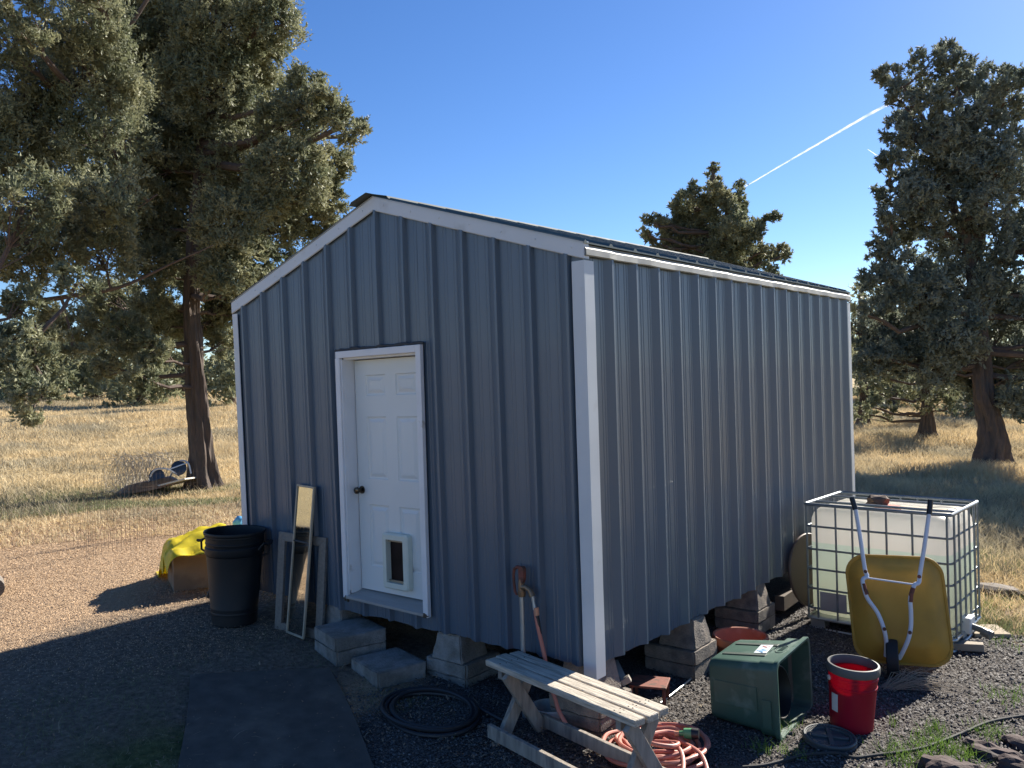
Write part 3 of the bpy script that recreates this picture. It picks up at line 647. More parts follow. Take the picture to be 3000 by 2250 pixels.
# ------------------------------------------------------------------ mat on the ground
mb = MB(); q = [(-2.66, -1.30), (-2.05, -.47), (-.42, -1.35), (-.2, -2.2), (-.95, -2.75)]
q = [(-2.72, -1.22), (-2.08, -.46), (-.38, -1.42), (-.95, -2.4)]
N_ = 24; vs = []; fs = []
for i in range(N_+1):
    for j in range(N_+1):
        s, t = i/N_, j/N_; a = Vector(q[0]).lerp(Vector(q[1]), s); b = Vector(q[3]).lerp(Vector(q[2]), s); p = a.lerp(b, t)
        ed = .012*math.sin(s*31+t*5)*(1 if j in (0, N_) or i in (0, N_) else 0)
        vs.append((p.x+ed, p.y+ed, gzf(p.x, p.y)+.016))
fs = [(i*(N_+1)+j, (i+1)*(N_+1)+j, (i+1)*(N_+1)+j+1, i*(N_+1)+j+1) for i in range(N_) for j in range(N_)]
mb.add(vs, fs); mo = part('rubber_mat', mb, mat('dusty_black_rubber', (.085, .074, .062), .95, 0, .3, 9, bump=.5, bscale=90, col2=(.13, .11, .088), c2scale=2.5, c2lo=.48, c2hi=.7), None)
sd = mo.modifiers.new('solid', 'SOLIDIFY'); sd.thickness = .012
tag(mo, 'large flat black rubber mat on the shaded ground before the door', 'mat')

# ------------------------------------------------------------------ box with yellow plastic sheet
_b = PG(393*V, 1266*V); bxp = (_b.x+.0, _b.y+.12); g_ = gzf(*bxp)
m_card = mat('tan_cardboard', (.33, .215, .13), .85, 0, .12, 6, col2=(.25, .16, .10), c2scale=4)
cb = thing('cardboard_box', 'tan box under the yellow sheet beside the black trash can', 'box', (bxp[0], bxp[1], g_), (0, 0, R(-24)))
mb = MB(); mb.box((0, 0, .17), (.60, .42, .34)); part('box_body', mb, m_card, cb, bevel=.004)
mb = MB(); mb.box((0, -.215, .335), (.60, .01, .02), Euler((R(20), 0, 0)).to_matrix()); mb.box((.306, 0, .33), (.008, .40, .03)); part('box_flap', mb, m_card, cb)
mb = MB(); _b = PG(455*V, 1297*V); p0 = Vector((_b.x+.1, _b.y+.05, _b.z))
mb.bar(p0+Vector((0, 0, 0)), p0+Vector((.10, .22, .62)), .30, .03, (1, -.3, 0)); tag(part('dark_board', mb, m_darkw, None, bevel=.003), 'dark upright board between the tan box and trash can', 'board')
m_yel = mat('yellow_sheet_plastic', (.80, .67, .05), .45, 0, .08, 6, spec=.4, trans=.35)
def sheet():
    NX, NY = 44, 30; vs = []; from mathutils import noise
    c = Vector((bxp[0], bxp[1], 0)); ca, sa = math.cos(R(-24)), math.sin(R(-24))
    for i in range(NX+1):
        for j in range(NY+1):
            u = -.74+1.30*i/NX; w = -.46+1.0*j/NY
            # height profile: draped over the box, rising to a heap behind
            hz = .38+.22*math.exp(-((u-.12)**2)/.13)*(0.35+.65*smooth(-.35, .3, w))+.05*noise.noise(Vector((u*5, w*5, 1)))
            e = max(0, -.30-u)/.32; hz -= e**1.1*.42; pull = 1-.35*min(1, e)
            f = max(0, -.21-w); hz -= f*1.15*(1 if u < .2 else .5); w2 = w if w > -.24 else -.24-(abs(w)-.24)*.25
            b_ = max(0, w-.3); hz -= b_*1.6
            hz += .035*noise.noise(Vector((u*8, w*6, 3)))+.012*abs(noise.noise(Vector((u*22+w*9, w*7, 8))))+.014*math.sin(u*38+w*20+3*noise.noise(Vector((u*4, w*4, 0))))
            hz = max(hz, .012+.01*noise.noise(Vector((u*20, w*20, 5))))
            x, y = u, w2*pull-.10*min(1, e)
            X, Y = c.x+x*ca-y*sa, c.y+x*sa+y*ca; vs.append((X, Y, gzf(X, Y)+float(hz)))
    fs = [(i*(NY+1)+j, (i+1)*(NY+1)+j, (i+1)*(NY+1)+j+1, i*(NY+1)+j+1) for i in range(NX) for j in range(NY)]
    return MB().add(vs, fs)
ys = part('plastic_sheet', sheet(), m_yel, None, smoothf=True); s_ = ys.modifiers.new('solid', 'SOLIDIFY'); s_.thickness = .002
tag(ys, 'crumpled yellow plastic sheet draped over the tan box', 'plastic sheet')
mb = MB(); p = P(700, 1513, d=8.9); mb.rock((p.x, p.y, p.z-.08), (.14, .12, .16), 5, .2)
mb.rock((p.x+.02, p.y, p.z-.33), (.4, .36, .36), 6, .2)
tag(part('blue_bag', mb, mat('sky_blue_plastic', (.12, .38, .68), .4), None, smoothf=True), 'small light blue bag peeking out behind the white corner trim', 'bag')

# ------------------------------------------------------------------ wire fencing pieces
m_wire = mat('rusty_wire', (.19, .15, .12), .6, .5, .3, 30)
def tubeset(name, lines, r, m_, parent=None, seg=4):
    mb = MB()
    for l in lines: mb.tube(l, r, seg, cap=False)
    return part(name, mb, m_, parent)
p = PG(372, 1100+985*.3617); rc = Vector((p.x-.15, p.y+.35, gzf(p.x, p.y)))
rcyl = CR.cross(Vector((0, 0, 1))); ax = Vector((CR.x*.62+CF.x*.78, CR.y*.62+CF.y*.78, 0)).normalized(); pe = Vector((-ax.y, ax.x, 0))
lines = []; rr = random.Random(8)
for k in range(46):                       # hoops
    t = -.5+1.0*k/45; rad = .40+rr.uniform(-.05, .05); ell = []
    for q in range(int(26*rr.uniform(1, 1.7))):
        a = 2*math.pi*q/24+k; r2 = rad*(1-.012*q)+.012*math.sin(q*1.7+k)
        ell.append(rc+ax*(t+.13*math.sin(a+k*2.1)+rr.uniform(-.012, .012))+pe*(r2*math.cos(a)*.95)+Vector((0, 0, .42+r2*math.sin(a))))
    lines.append(ell)
for k in range(9):
    a = 2*math.pi*k/9; rad = .40*rr.choice((1, .9, .75)); lines.append([rc+ax*t+pe*(rad*math.cos(a+t*.5))+Vector((0, 0, .42+rad*math.sin(a+t*.5)+rr.uniform(-.01, .01))) for t in (-.75, -.4, 0, .4, .75)])
o = tubeset('fence_wire_roll', lines, .0034, mat('pale_wire', (.40, .36, .30), .6, .3, .3, 30)); tag(o, 'tangled roll of rusty fence wire on golden grass near the trunk', 'wire roll')
# standing welded mesh panel
mp0, mp1 = PG(195, 1615), PG(575, 1560); lines = []
U = (mp1-mp0); Lm = U.length; U.normalize(); hm = .92; zz = Vector((0, 0, 1))
def mpt(s, v): 
    bow = .10*math.sin(s/Lm*math.pi*1.5); q = mp0+U*s+Vector((-U.y, U.x, 0))*bow; return Vector((q.x, q.y, gzf(q.x, q.y)+v))
for v in (.02, .12, .22, .32, .45, .58, .72, .88): lines.append([mpt(Lm*k/16, v) for k in range(17)])
k = 0
while k*.05 <= Lm: lines.append([mpt(k*.05, 0), mpt(k*.05, .88+.04)]); k += 1
o = tubeset('wire_mesh_panel', lines, .0016, m_wire); tag(o, 'upright panel of thin welded wire mesh on the left yard', 'wire panel')
mp0 = PG(255, 1640); mp1 = PG(440, 1600); lines = []; U = (mp1-mp0); Lm = U.length; U.normalize()
for v in (.0, .14, .28, .45, .62, .78): lines.append([mpt(Lm*k/16, v) for k in range(17)])
k = 0
while k*.05 <= Lm: lines.append([mpt(k*.05, 0), mpt(k*.05, .84)]); k += 1
o = tubeset('wire_mesh_panel', lines, .0016, m_wire); tag(o, 'shorter curled welded mesh piece in front of the longer one', 'wire panel')

# ------------------------------------------------------------------ board with overturned lawn cart by the trunk
pn, pf_ = PG(490, 1462), PG(560, 1402); pc = PG(432, 1456)
bd = thing('lawn_cart', 'overturned lawn cart with brown tray and dark wheels on a pale edged board', 'cart', (pc.x, pc.y, gzf(pc.x, pc.y)), (0, 0, R(38.3)))
mb = MB(); mb.box((.15, .45, .16), (1.25, 1.0, .03), Euler((R(-4), R(-13), 0)).to_matrix()); part('board', mb, mat('pale_board', (.62, .58, .50), .7), bd, bevel=.004)
mb = MB(); rg = []
for z, k in ((.0, 1), (.05, .98), (.14, .80), (.17, .7), (.175, .3)):
    rg.append([Vector((-.12+.58*k*math.copysign(abs(math.cos(a))**.7, math.cos(a)), .30+.40*k*math.copysign(abs(math.sin(a))**.7, math.sin(a)), .13+z-.22*(-.12+.58*k*math.cos(a))*-1*.9)) for a in [2*math.pi*q/28 for q in range(28)]])
mb.loft(rg, True, True); part('tray', mb, mat('brown_tray_steel', (.22, .13, .07), .5, .1, .25, 6, col2=(.30, .22, .14)), bd, smoothf=True)
mw = mat('pale_steel_tube', (.62, .65, .68), .4, .3)
mb = MB(); mb.tube(spline([(.0, .05, .26), (.12, .05, .50), (.32, .15, .52), (.42, .35, .40), (.40, .55, .34)], 6), .018, 8); mb.tube(spline([(.25, .5, .34), (.42, .5, .62), (.60, .5, .60), (.66, .5, .38)], 6), .018, 8); mb.tube([(.34, .15, .50), (.60, .5, .60)], .014, 8); part('leg_frame', mb, mw, bd, smoothf=True)
for cxy in ((.14, .12, .38), (.44, .45, .50)):
    mb = MB(); mb.lathe([(.03, -.03), (.12, -.035), (.145, -.02), (.145, .02), (.12, .035), (.03, .03)], 24, cxy, Euler((R(70), 0, R(30))).to_matrix(), True, True); part('wheel', mb, mat('dark_blue_plastic', (.03, .05, .08), .4), bd, smoothf=True)

# ------------------------------------------------------------------ small scraps near the corner
m_oldw = mat('old_scrap_wood', (.30, .27, .23), .9, 0, .25, 8, bump=.5)
c2 = lambda x, y: (1300+x*.3617, 1650+y*.3617)
mb = MB(); a = P(*c2(1385, 800), y=.55); b = P(*c2(1460, 960), y=.35); mb.bar(a, b, .045, .035); b2 = P(*c2(1510, 930), y=.38); mb.bar(b+Vector((-.02, 0, -.01)), b2, .05, .04)
tag(part('wood_scrap', mb, m_oldw, None, bevel=.003), 'broken grey wood scrap propped under the near shed corner', 'wood scrap')
fx, fy = -.02, .70; fg = gzf(fx, fy)
ft = thing('rusty_stand', 'small rusty red metal stand on the cinders under the shed edge', 'stand', (fx, fy, fg), (0, 0, R(20)))
mb = MB(); mb.box((0, 0, .15), (.26, .22, .015)); part('stand_top', mb, m_rust, ft, bevel=.004)
for sx_ in (-1, 1):
    for sy_ in (-1, 1): mb = MB(); mb.bar((sx_*.11, sy_*.09, 0), (sx_*.115, sy_*.095, .145), .022, .012); part('leg', mb, m_rust, ft)
mb = MB(); mb.lathe([(.11, 0), (.12, .06), (.125, .09), (.115, .09), (.10, .02), (.01, .015)], 28, (-.40, .02, gzf(-.4, .02)+.0))
tag(part('white_dish', mb, mat('chipped_white_enamel', (.5, .5, .48), .5), None, smoothf=True), 'small white bowl on the soil beside the hydrant base', 'bowl')

# ------------------------------------------------------------------ terracotta pot
tp = (.13, 1.93); g_ = gzf(*tp)
mb = MB(); mb.lathe([(.14, 0), (.185, .13), (.19, .15), (.215, .152), (.222, .165), (.222, .21), (.214, .218), (.200, .212), (.185, .16), (.14, .03), (.01, .025)], 44, (tp[0], tp[1], g_-.01))
tag(part('terracotta_pot', mb, mat('terracotta', (.42, .15, .085), .8, 0, .12, 8, col2=(.48, .22, .15), c2scale=5), None, smoothf=True), 'wide empty terracotta pot behind the green bin', 'flower pot')

# ------------------------------------------------------------------ green recycling bin lying on its side
m_bin = mat('green_bin_plastic', (.045, .10, .075), .45, 0, .14, 4, spec=.5, col2=(.13, .19, .16), c2scale=7, c2lo=.55, c2hi=.75)
bo = (.93, .96); g_ = gzf(*bo)
gbn = thing('recycling_bin', 'green plastic recycling bin lying on its side with its mouth open', 'recycling bin', (bo[0], bo[1], g_), (0, R(-1.5), R(2)))
def binring(x, hy_, z0, z1, r=.05, n=6):
    q = []
    for cy_, cz_, a0 in ((hy_-r, z1-r, 0), (-hy_+r, z1-r, 90), (-hy_+r, z0+r, 180), (hy_-r, z0+r, 270)):
        for k in range(n+1): a = R(a0+90*k/n); q.append((x, cy_+r*math.cos(a), cz_+r*math.sin(a)))
    return q
mb = MB()
mb.loft([binring(-.47, .24, .065, .405, .05), binring(-.485, .26, .045, .425, .05), binring(-.455, .272, .035, .438, .055), binring(-.13, .300, .018, .468, .055), binring(-.128, .318, .008, .482, .06), binring(-.028, .326, .004, .488, .06), binring(-.026, .342, -.008, .50, .06), binring(0, .345, -.01, .503, .06), binring(.004, .338, -.004, .496, .055),
         binring(.0, .318, .014, .478, .05), binring(-.12, .308, .02, .470, .05), binring(-.14, .290, .03, .458, .05), binring(-.45, .262, .048, .425, .045), binring(-.462, .24, .07, .40, .04)], True, True)
part('bin_body', mb, m_bin, gbn, smoothf=True)
mb = MB()
for y in (-.12, .12): mb = MB(); mb.box((-.29, y, .4535+.0), (.30, .045, .012), Euler((0, R(-5.3), 0)).to_matrix()); part('top_groove', mb, mat('dark_green_groove', (.012, .035, .025), .6), gbn, bevel=.003)
mb = MB(); mb.box((-.30, -.2885, .235), (.30, .006, .15), Euler((0, 0, R(-4.7))).to_matrix()); part('side_rib_panel', mb, m_bin, gbn, bevel=.002); mb = MB(); mb.box((-.08, -.3275, .16), (.06, .008, .18), Euler((0, 0, R(-2))).to_matrix()); part('side_rib_panel', mb, m_bin, gbn, bevel=.002)
# faded sticker (red and blue strokes on white) and an embossed oval
mb = MB(); mb.box((-.205, .01, .4665), (.085, .19, .003), Euler((0, R(-5.3), R(5))).to_matrix()); st = part('sticker', mb, mat('faded_white_sticker', (.62, .68, .70), .5), gbn, bevel=.001)
mb = MB(); 
for k in range(5): mb.box((-.205+random.uniform(-.015, .015), -.005-.014*k, .469), (.045, .008, .002), Euler((0, R(-5.3), R(random.uniform(-40, 40)))).to_matrix())
part('sticker_print', mb, mat('faded_blue_print', (.20, .42, .62), .6), st)
mb = MB()
for k in range(3): mb.box((-.205+random.uniform(-.015, .015), .045+.016*k, .469), (.04, .007, .002), Euler((0, R(-5.3), R(random.uniform(-40, 40)))).to_matrix())
part('sticker_print', mb, mat('faded_red_print', (.62, .22, .20), .6), st)
mb = MB(); q = [(-.075+.035*math.cos(a), .0+.085*math.sin(a), .487+.0+.0*a) for a in [2*math.pi*k/30 for k in range(30)]]; mb.tube(q, .0022, 5, closed=True)
for k in range(4): mb.tube([(-.09, -.045+.03*k, .4875), (-.06, -.03+.03*k, .4885)], .002, 5)
part('embossed_emblem', mb, m_bin, gbn)
# black nursery pot inside the bin
M3 = Euler((R(8), R(80), R(8))).to_matrix()
mb = MB(); mb.lathe([(.115, 0), (.155, .20), (.16, .202), (.168, .205), (.168, .235), (.160, .238), (.150, .20), (.110, .015), (.01, .012)], 40, (bo[0]-.30, bo[1]-.09, g_+.19), M3)
tag(part('nursery_pot', mb, m_black, None, smoothf=True), 'round black nursery pot lying inside the open green bin', 'flower pot')

# ------------------------------------------------------------------ red bucket and its lid
bk = PG(2487, 2140); bk = (bk.x, bk.y+.05); g_ = gzf(*bk)
bkt = thing('plastic_bucket', 'bright red plastic bucket with a grey threaded rim, standing upright', 'bucket', (bk[0], bk[1], g_), (R(2.0), R(2.5), R(38)))
m_red = mat('red_bucket_plastic', (.46, .012, .04), .38, 0, .06, 5, spec=.4, trans=.4)
mb = MB(); mb.lathe([(.125, 0), (.132, .006), (.146, .275), (.150, .278), (.151, .295), (.147, .298), (.149, .335), (.1525, .338), (.1525, .352), (.149, .356), (.150, .385), (.1465, .385), (.143, .28), (.128, .012), (.01, .01)], 64)
part('bucket_body', mb, m_red, bkt, smoothf=True)
mb = MB(); mb.lathe([(.1535, .372), (.160, .374), (.163, .38), (.163, .42), (.158, .428), (.148, .430), (.144, .424), (.1435, .375), (.147, .371), (.1535, .372)], 64, cap0=False); part('rim_ring', mb, mat('grey_ring_plastic', (.10, .10, .095), .6), bkt, smoothf=True)
mb = MB(); q = [(.156*math.cos(a)*1.0, .156*math.sin(a), .315-.12*math.sin((a-R(180))/1.0)) for a in [R(180+180*k/20) for k in range(21)]]
q = [(.157*math.cos(R(200))-.015, .157*math.sin(R(200)), .32)]
M_ = Euler((0, 0, R(38)))
qq = []
for k in range(25):
    a = R(-90+180*k/24); v = Vector((.0, 0, 0)); s_ = math.sin(a); c_ = math.cos(a)
    qq.append((-.158*s_*0-.155*s_, -.0+.158*c_*.75, .33-.13*c_))
mb.tube(qq, .0022, 6); part('wire_handle', mb, m_grey, bkt, smoothf=True)
for sx_ in (-1, 1):
    mb = MB(); mb.lathe([(.016, 0), (.018, .006), (.014, .014)], 16, (sx_*.149, 0, .33), Euler((0, R(90*sx_), 0)).to_matrix(), True, True); part('handle_boss', mb, mat('white_boss_plastic', (.62, .58, .50), .4), bkt, smoothf=True)
mb = MB(); lab = []
for k in range(7):
    a = R(213+k*4.0); lab.append(((.1365+.001)*math.cos(a), (.1365+.001)*math.sin(a)))
vs = []
for k in range(7):
    a = R(190+k*3.6)
    for z in (.13, .245): r_ = .1335+.0138*z/.275+.0012; vs.append((r_*math.cos(a), r_*math.sin(a), z))
mb.add(vs, [(2*k, 2*k+2, 2*k+3, 2*k+1) for k in range(6)]); part('paper_label', mb, mat('white_label', (.62, .60, .60), .7), bkt)
ld = PG(2425, 2185); g_ = gzf(ld.x, ld.y)
lid = thing('bucket_lid', 'round dark grey screw lid lying on the ground against the red bucket', 'lid', (ld.x, ld.y+.04, g_+.006), (R(3), R(3), R(25)))
m_lid = mat('dark_grey_lid', (.07, .078, .08), .5, 0, .12, 8)
mb = MB(); mb.lathe([(.158, 0), (.162, .004), (.162, .012), (.158, .014), (.160, .018), (.160, .034), (.155, .040), (.146, .040), (.143, .034), (.118, .034), (.115, .022), (.01, .022)], 60); lb = part('lid_body', mb, m_lid, lid, smoothf=True)
mb = MB(); mb.box((0, 0, .028), (.226, .030, .018)); mb.box((0, 0, .0285), (.030, .226, .018)); part('cross_grip', mb, m_lid, lid, bevel=.004)
mb = MB()
for k in range(48): a = 2*math.pi*k/48; mb.box((.130*math.cos(a), .130*math.sin(a), .036), (.018, .005, .005), Euler((0, 0, a)).to_matrix())
part('rim_rib', mb, m_lid, lid)

# ------------------------------------------------------------------ IBC water tank
IX, IY, IZ, IW, IDp, IH = .245, 3.21, -.49, 1.215, .90, 1.165
ibc = thing('water_tank', 'white plastic cube water tank in a steel tube cage beside the shed', 'water tank', (IX, IY, IZ), (0, 0, R(-3.0)))
m_tank = bpy.data.materials.new('translucent_tank_plastic'); m_tank.use_nodes = True
N = m_tank.node_tree.nodes; L = m_tank.node_tree.links; b = N['Principled BSDF']; tc = N.new('ShaderNodeTexCoord'); sx = N.new('ShaderNodeSeparateXYZ'); L.new(tc.outputs['Object'], sx.inputs[0])
rp = N.new('ShaderNodeValToRGB'); rp.color_ramp.elements[0].position = .20; rp.color_ramp.elements[0].color = (.72, .74, .60, 1); rp.color_ramp.elements[1].position = .955; rp.color_ramp.elements[1].color = (.86, .83, .80, 1)
e = rp.color_ramp.elements.new(.5); e.color = (.70, .77, .66, 1); e = rp.color_ramp.elements.new(.80); e.color = (.66, .76, .70, 1); e = rp.color_ramp.elements.new(.812); e.color = (.84, .80, .77, 1)
nz = N.new('ShaderNodeTexNoise'); nz.inputs['Scale'].default_value = 3; L.new(tc.outputs['Object'], nz.inputs[0])
L.new(sx.outputs[2], rp.inputs[0]); L.new(rp.outputs[0], b.inputs['Base Color']); b.inputs['Roughness'].default_value = .35
tr = N.new('ShaderNodeBsdfTranslucent'); L.new(rp.outputs[0], tr.inputs[0]); ms = N.new('ShaderNodeMixShader'); ms.inputs[0].default_value = .72; L.new(b.outputs[0], ms.inputs[1]); L.new(tr.outputs[0], ms.inputs[2]); L.new(ms.outputs[0], N['Material Output'].inputs[0])
def rr4(x0, x1, y0, y1, r, z, n=5):
    q = []
    for cx_, cy_, a0 in ((x1-r, y1-r, 0), (x0+r, y1-r, 90), (x0+r, y0+r, 180), (x1-r, y0+r, 270)):
        for k in range(n+1): a = R(a0+90*k/n); q.append((cx_+r*math.cos(a), cy_+r*math.sin(a), z))
    return q
def bx(i, z, r=.09): return rr4(.03+i, IW-.03-i, .03+i, IDp-.03-i, r, z)
mb = MB(); mb.loft([bx(.06, .135, .06), bx(.01, .155), bx(-.012, .19), bx(-.016, .26), bx(-.016, .94), bx(-.012, 1.02), bx(.002, 1.07, .10), bx(.03, 1.105, .11), bx(.08, 1.125, .10), bx(.18, 1.13, .10), bx(.30, 1.11, .06)], True, True)
tk = part('tank_bottle', mb, m_tank, ibc, smoothf=True)
mb = MB()
def tb(l, r_=.0095): mb.tube(l, r_, 8)
zc = [1.165, .955, .745, .565, .38, .20, .13]
for z in (.955, .745, .565, .385, .205): mb.tube([(v[0], v[1], z) for v in rr4(-.0, IW, 0, IDp, .05, 0, 4)], .0095, 8, closed=True)
mb.tube([(v[0], v[1], 1.155) for v in rr4(-.01, IW+.01, -.01, IDp+.01, .04, 0, 4)], .0155, 8, closed=True)
for i, x in enumerate((.02, .10, .275, .42, .56, .71, .92, 1.03, 1.19)):
    if x in (.02, 1.03): continue
    for y in (-.014, IDp+.014): tb([(x, y, .10), (x, y, 1.15)])
for y in (.05, .20, .38, .55, .72, .85):
    for x in (-.014, IW+.014): tb([(x, y, .10), (x, y, 1.15)])
for y in (.24, .64): tb([(0, y, 1.15), (IW, y, 1.148)], .012)
part('steel_cage', mb, mat('dull_cage_steel', (.20, .23, .25), .45, .5, .15, 10), ibc, smoothf=True)
mb = MB(); mb.tube([(v[0], v[1], .115) for v in rr4(-.01, IW+.01, -.01, IDp+.01, .05, 0, 4)], .016, 8, closed=True)
mb.tube([(v[0], v[1], .018) for v in rr4(.0, IW, 0, IDp, .05, 0, 4)], .014, 8, closed=True)
mb.box((IW/2, IDp/2, .125), (IW-.02, IDp-.02, .012))
for x in (.08, IW/2, IW-.08):
    for y in (.07, IDp/2, IDp-.07): mb.box((x, y, .065), (.13, .12, .10))
part('pallet_base', mb, m_grey, ibc, bevel=.008)
mb = MB(); mb.lathe([(.10, 1.08), (.105, 1.09), (.105, 1.125), (.10, 1.135), (.02, 1.138)], 28, (IW*.50, IDp*.42, 0), cap1=True)
for k in range(14): a = 2*math.pi*k/14; mb.box((IW*.5+.107*math.cos(a), IDp*.42+.107*math.sin(a), 1.11), (.012, .02, .035), Euler((0, 0, a)).to_matrix())
part('screw_cap', mb, mat('orange_red_cap', (.62, .10, .04), .45), ibc)
mb = MB(); mb.box((.235, -.008, .28), (.24, .006, .17)); part('grey_tag', mb, mat('steel_plate', (.40, .42, .44), .4, .5), ibc, bevel=.002)
mb = MB(); mb.box((IW+.02, IDp*.42, .17), (.09, .16, .14)); part('valve_box', mb, mat('white_valve_plastic', (.6, .62, .62), .5), ibc, bevel=.012)
mb = MB(); mb.tube([(IW+.06, IDp*.40, .16), (IW+.15, IDp*.38, .145)], .026, 14); mb.tube([(IW+.14, IDp*.38, .14), (IW+.20, IDp*.36, .12)], .034, 14); mb.tube([(IW+.185, IDp*.37, .125), (IW+.215, IDp*.36, .115)], .04, 14); part('valve_spout', mb, mat('dark_grey_valve', (.12, .13, .13), .4), ibc, smoothf=True)
def onI(x, y, z):
    a = R(-3.0); return (IX+x*math.cos(a)-y*math.sin(a), IY+x*math.sin(a)+y*math.cos(a), IZ+z)
mb = MB(); mb.rock(onI(.50, .44, 1.155), (.21, .15, .13), 31, .3, 2); tag(part('brown_rock', mb, mat('brown_stone', (.15, .10, .075), .9, 0, .3, 15, bump=.6), None), 'angular brown rock sitting on top of the white water tank', 'rock')
mb = MB(); mb.box(onI(.88, .46, 1.125), (.40, .07, .012), Euler((0, 0, R(-8))).to_matrix()); tag(part('wood_strip', mb, mat('pale_lath', (.45, .36, .24), .8), None, bevel=.002), 'thin pale lath lying on the tank top next to the orange cap', 'wood strip')
# plank under the tank's near right foot, flat stone, brown disc
mb = MB(); p = PG(2813, 1920); mb.box((p.x-.10, p.y+.12, gzf(p.x, p.y)+.035), (.50, .12, .06), Euler((0, R(-4), R(12))).to_matrix()); tag(part('short_plank', mb, mat('greyed_plank', (.32, .27, .21), .85, bump=.4), None, bevel=.004), 'short grey wooden plank sticking out under the tank corner', 'plank')
mb = MB(); p = PG(2880, 1868); mb.box((p.x, p.y+.15, gzf(p.x, p.y)+.015), (.30, .30, .04), Euler((0, 0, R(30))).to_matrix()); tag(part('flat_slab', mb, mat('tan_slab', (.36, .29, .20), .9), None, bevel=.006), 'flat tan slab on the ground below the tank valve', 'slab')
# round brown table top standing on edge between tank and shed
dc = Vector((.125, 3.62, -.035))
nz_ = Vector((math.cos(R(12)), -math.sin(R(12)), .10)).normalized(); M3 = nz_.to_track_quat('Z', 'Y').to_matrix()
mb = MB(); mb.lathe([(.30, -.016), (.345, -.014), (.35, -.006), (.35, .004), (.345, .012), (.325, .014), (.32, .009), (.01, .009)], 60, dc, M3)
p_ = P(1722*V, 1200*V, x=.13)
tag(part('round_table_top', mb, mat('brown_round_top', (.11, .075, .06), .5, 0, .12, 4), None, smoothf=True), 'round brown table top standing on edge between tank and shed wall', 'table top')

# ------------------------------------------------------------------ wheelbarrow leaning upright against the tank
S_ = .3617/392
def wl_(x, y): return ((x-1215)*S_, (1600-y)*S_)
wb0 = PG(2640, 1981); wb0 = (wb0.x, wb0.y, gzf(wb0.x, wb0.y))
wb = thing('wheelbarrow', 'yellow wheelbarrow with white tube frame tipped upright against the tank', 'wheelbarrow', wb0, (R(-16), 0, R(20)))
m_wy = mat('yellow_barrow_paint', (.46, .25, .04), .6, 0, .14, 4, spec=.3, col2=(.28, .165, .035), c2scale=2.5, c2lo=.5, c2hi=.75)
m_ww = mat('white_tube_paint', (.66, .68, .74), .45, 0, .06, 8, col2=(.20, .12, .08), c2scale=9, c2lo=.66, c2hi=.69)
def outline(x0, x1, xb0, xb1, z0, z1, r0, r1, y, n=8):
    q = []
    for cx_, cz_, a0, r_ in ((x1-r1, z1-r1, 0, r1), (x0+r1, z1-r1, 90, r1), (xb0+r0, z0+r0, 180, r0), (xb1-r0, z0+r0, 270, r0)):
        for k in range(n+1): a = R(a0+90*k/n); q.append((cx_+r_*math.cos(a), y, cz_+r_*math.sin(a)))
    return q
tx0, tz1 = wl_(832, 630); tx1, _ = wl_(1578, 650); bx0, tz0 = wl_(868, 1500); bx1, _ = wl_(1608, 1520)
def ol(i, y, r0=.15, r1=.15): return outline(tx0+i, tx1-i, bx0+i, bx1-i, tz0+i, tz1-i, r0, r1, y)
mb = MB()
mb.loft([ol(-.004, .012, .15, .15), ol(-.006, .0, .15, .15), ol(.004, -.004), ol(.008, .0), ol(.04, -.035, .14, .14), ol(.10, -.10, .12, .12), ol(.14, -.118, .10, .10)], False, True)
mb.tube(ol(-.006, .004, .15, .15), .008, 6, closed=True)
part('tray', mb, m_wy, wb, smoothf=True)
def fp(x, y, d): a, c = wl_(x, y); return (a, d, c)
for side in (0, 1):
    if side == 0: pts = [(905, 262, -.23), (930, 480, -.225), (957, 760, -.22), (972, 815, -.22), (935, 850, -.235), (945, 930, -.235), (968, 1000, -.22), (1040, 1110, -.205), (1082, 1235, -.20), (1100, 1340, -.15), (1098, 1450, -.08)]; gp = ((878, 160, -.23), (905, 265, -.23))
    else: pts = [(1472, 285, -.23), (1420, 560, -.225), (1375, 780, -.22), (1362, 850, -.22), (1325, 875, -.235), (1290, 980, -.235), (1290, 1090, -.22), (1285, 1200, -.205), (1262, 1300, -.20), (1225, 1400, -.14), (1200, 1460, -.08)]; gp = ((1490, 170, -.23), (1472, 290, -.23))
    mb = MB(); mb.tube(spline([fp(*q) for q in pts], 5), .0155, 12); hd = part('handle_tube', mb, m_ww, wb, smoothf=True)
    mb = MB(); mb.tube([fp(*gp[0]), fp(*gp[1])], [.0195, .0205], 14); part('rubber_grip', mb, m_black, hd, smoothf=True)
    mb = MB()
    for q in ((960, 780), (1083, 1235)) if side == 0 else ((1367, 803), (1272, 1250)):
        mb.lathe([(.014, 0), (.012, .006)], 10, fp(q[0], q[1], -.235), RX, False, True); part('bolt', mb, m_rust, hd, smoothf=True); mb = MB()
    mb.tube([fp(938, 880, -.238), fp(950, 930, -.238), fp(962, 965, -.232)] if side == 0 else [fp(1315, 895, -.238), fp(1297, 950, -.238), fp(1290, 1010, -.235)], .0163, 12)
    part('rust_patch', mb, m_rust, hd, smoothf=True)
mb = MB(); mb.tube([fp(972, 832, -.235), fp(1325, 868, -.235)], .007, 10); part('cross_brace', mb, m_ww, wb, smoothf=True)
wc = fp(1147, 1462, -.09)
M3 = Euler((0, R(90), R(-6))).to_matrix()
mb = MB(); mb.lathe([(.085, -.034), (.125, -.043), (.138, -.036), (.143, 0), (.138, .036), (.125, .043), (.085, .034)], 40, wc, M3, False); wh = part('wheel', mb, mat('black_tyre_rubber', (.014, .015, .018), .7), wb, smoothf=True)
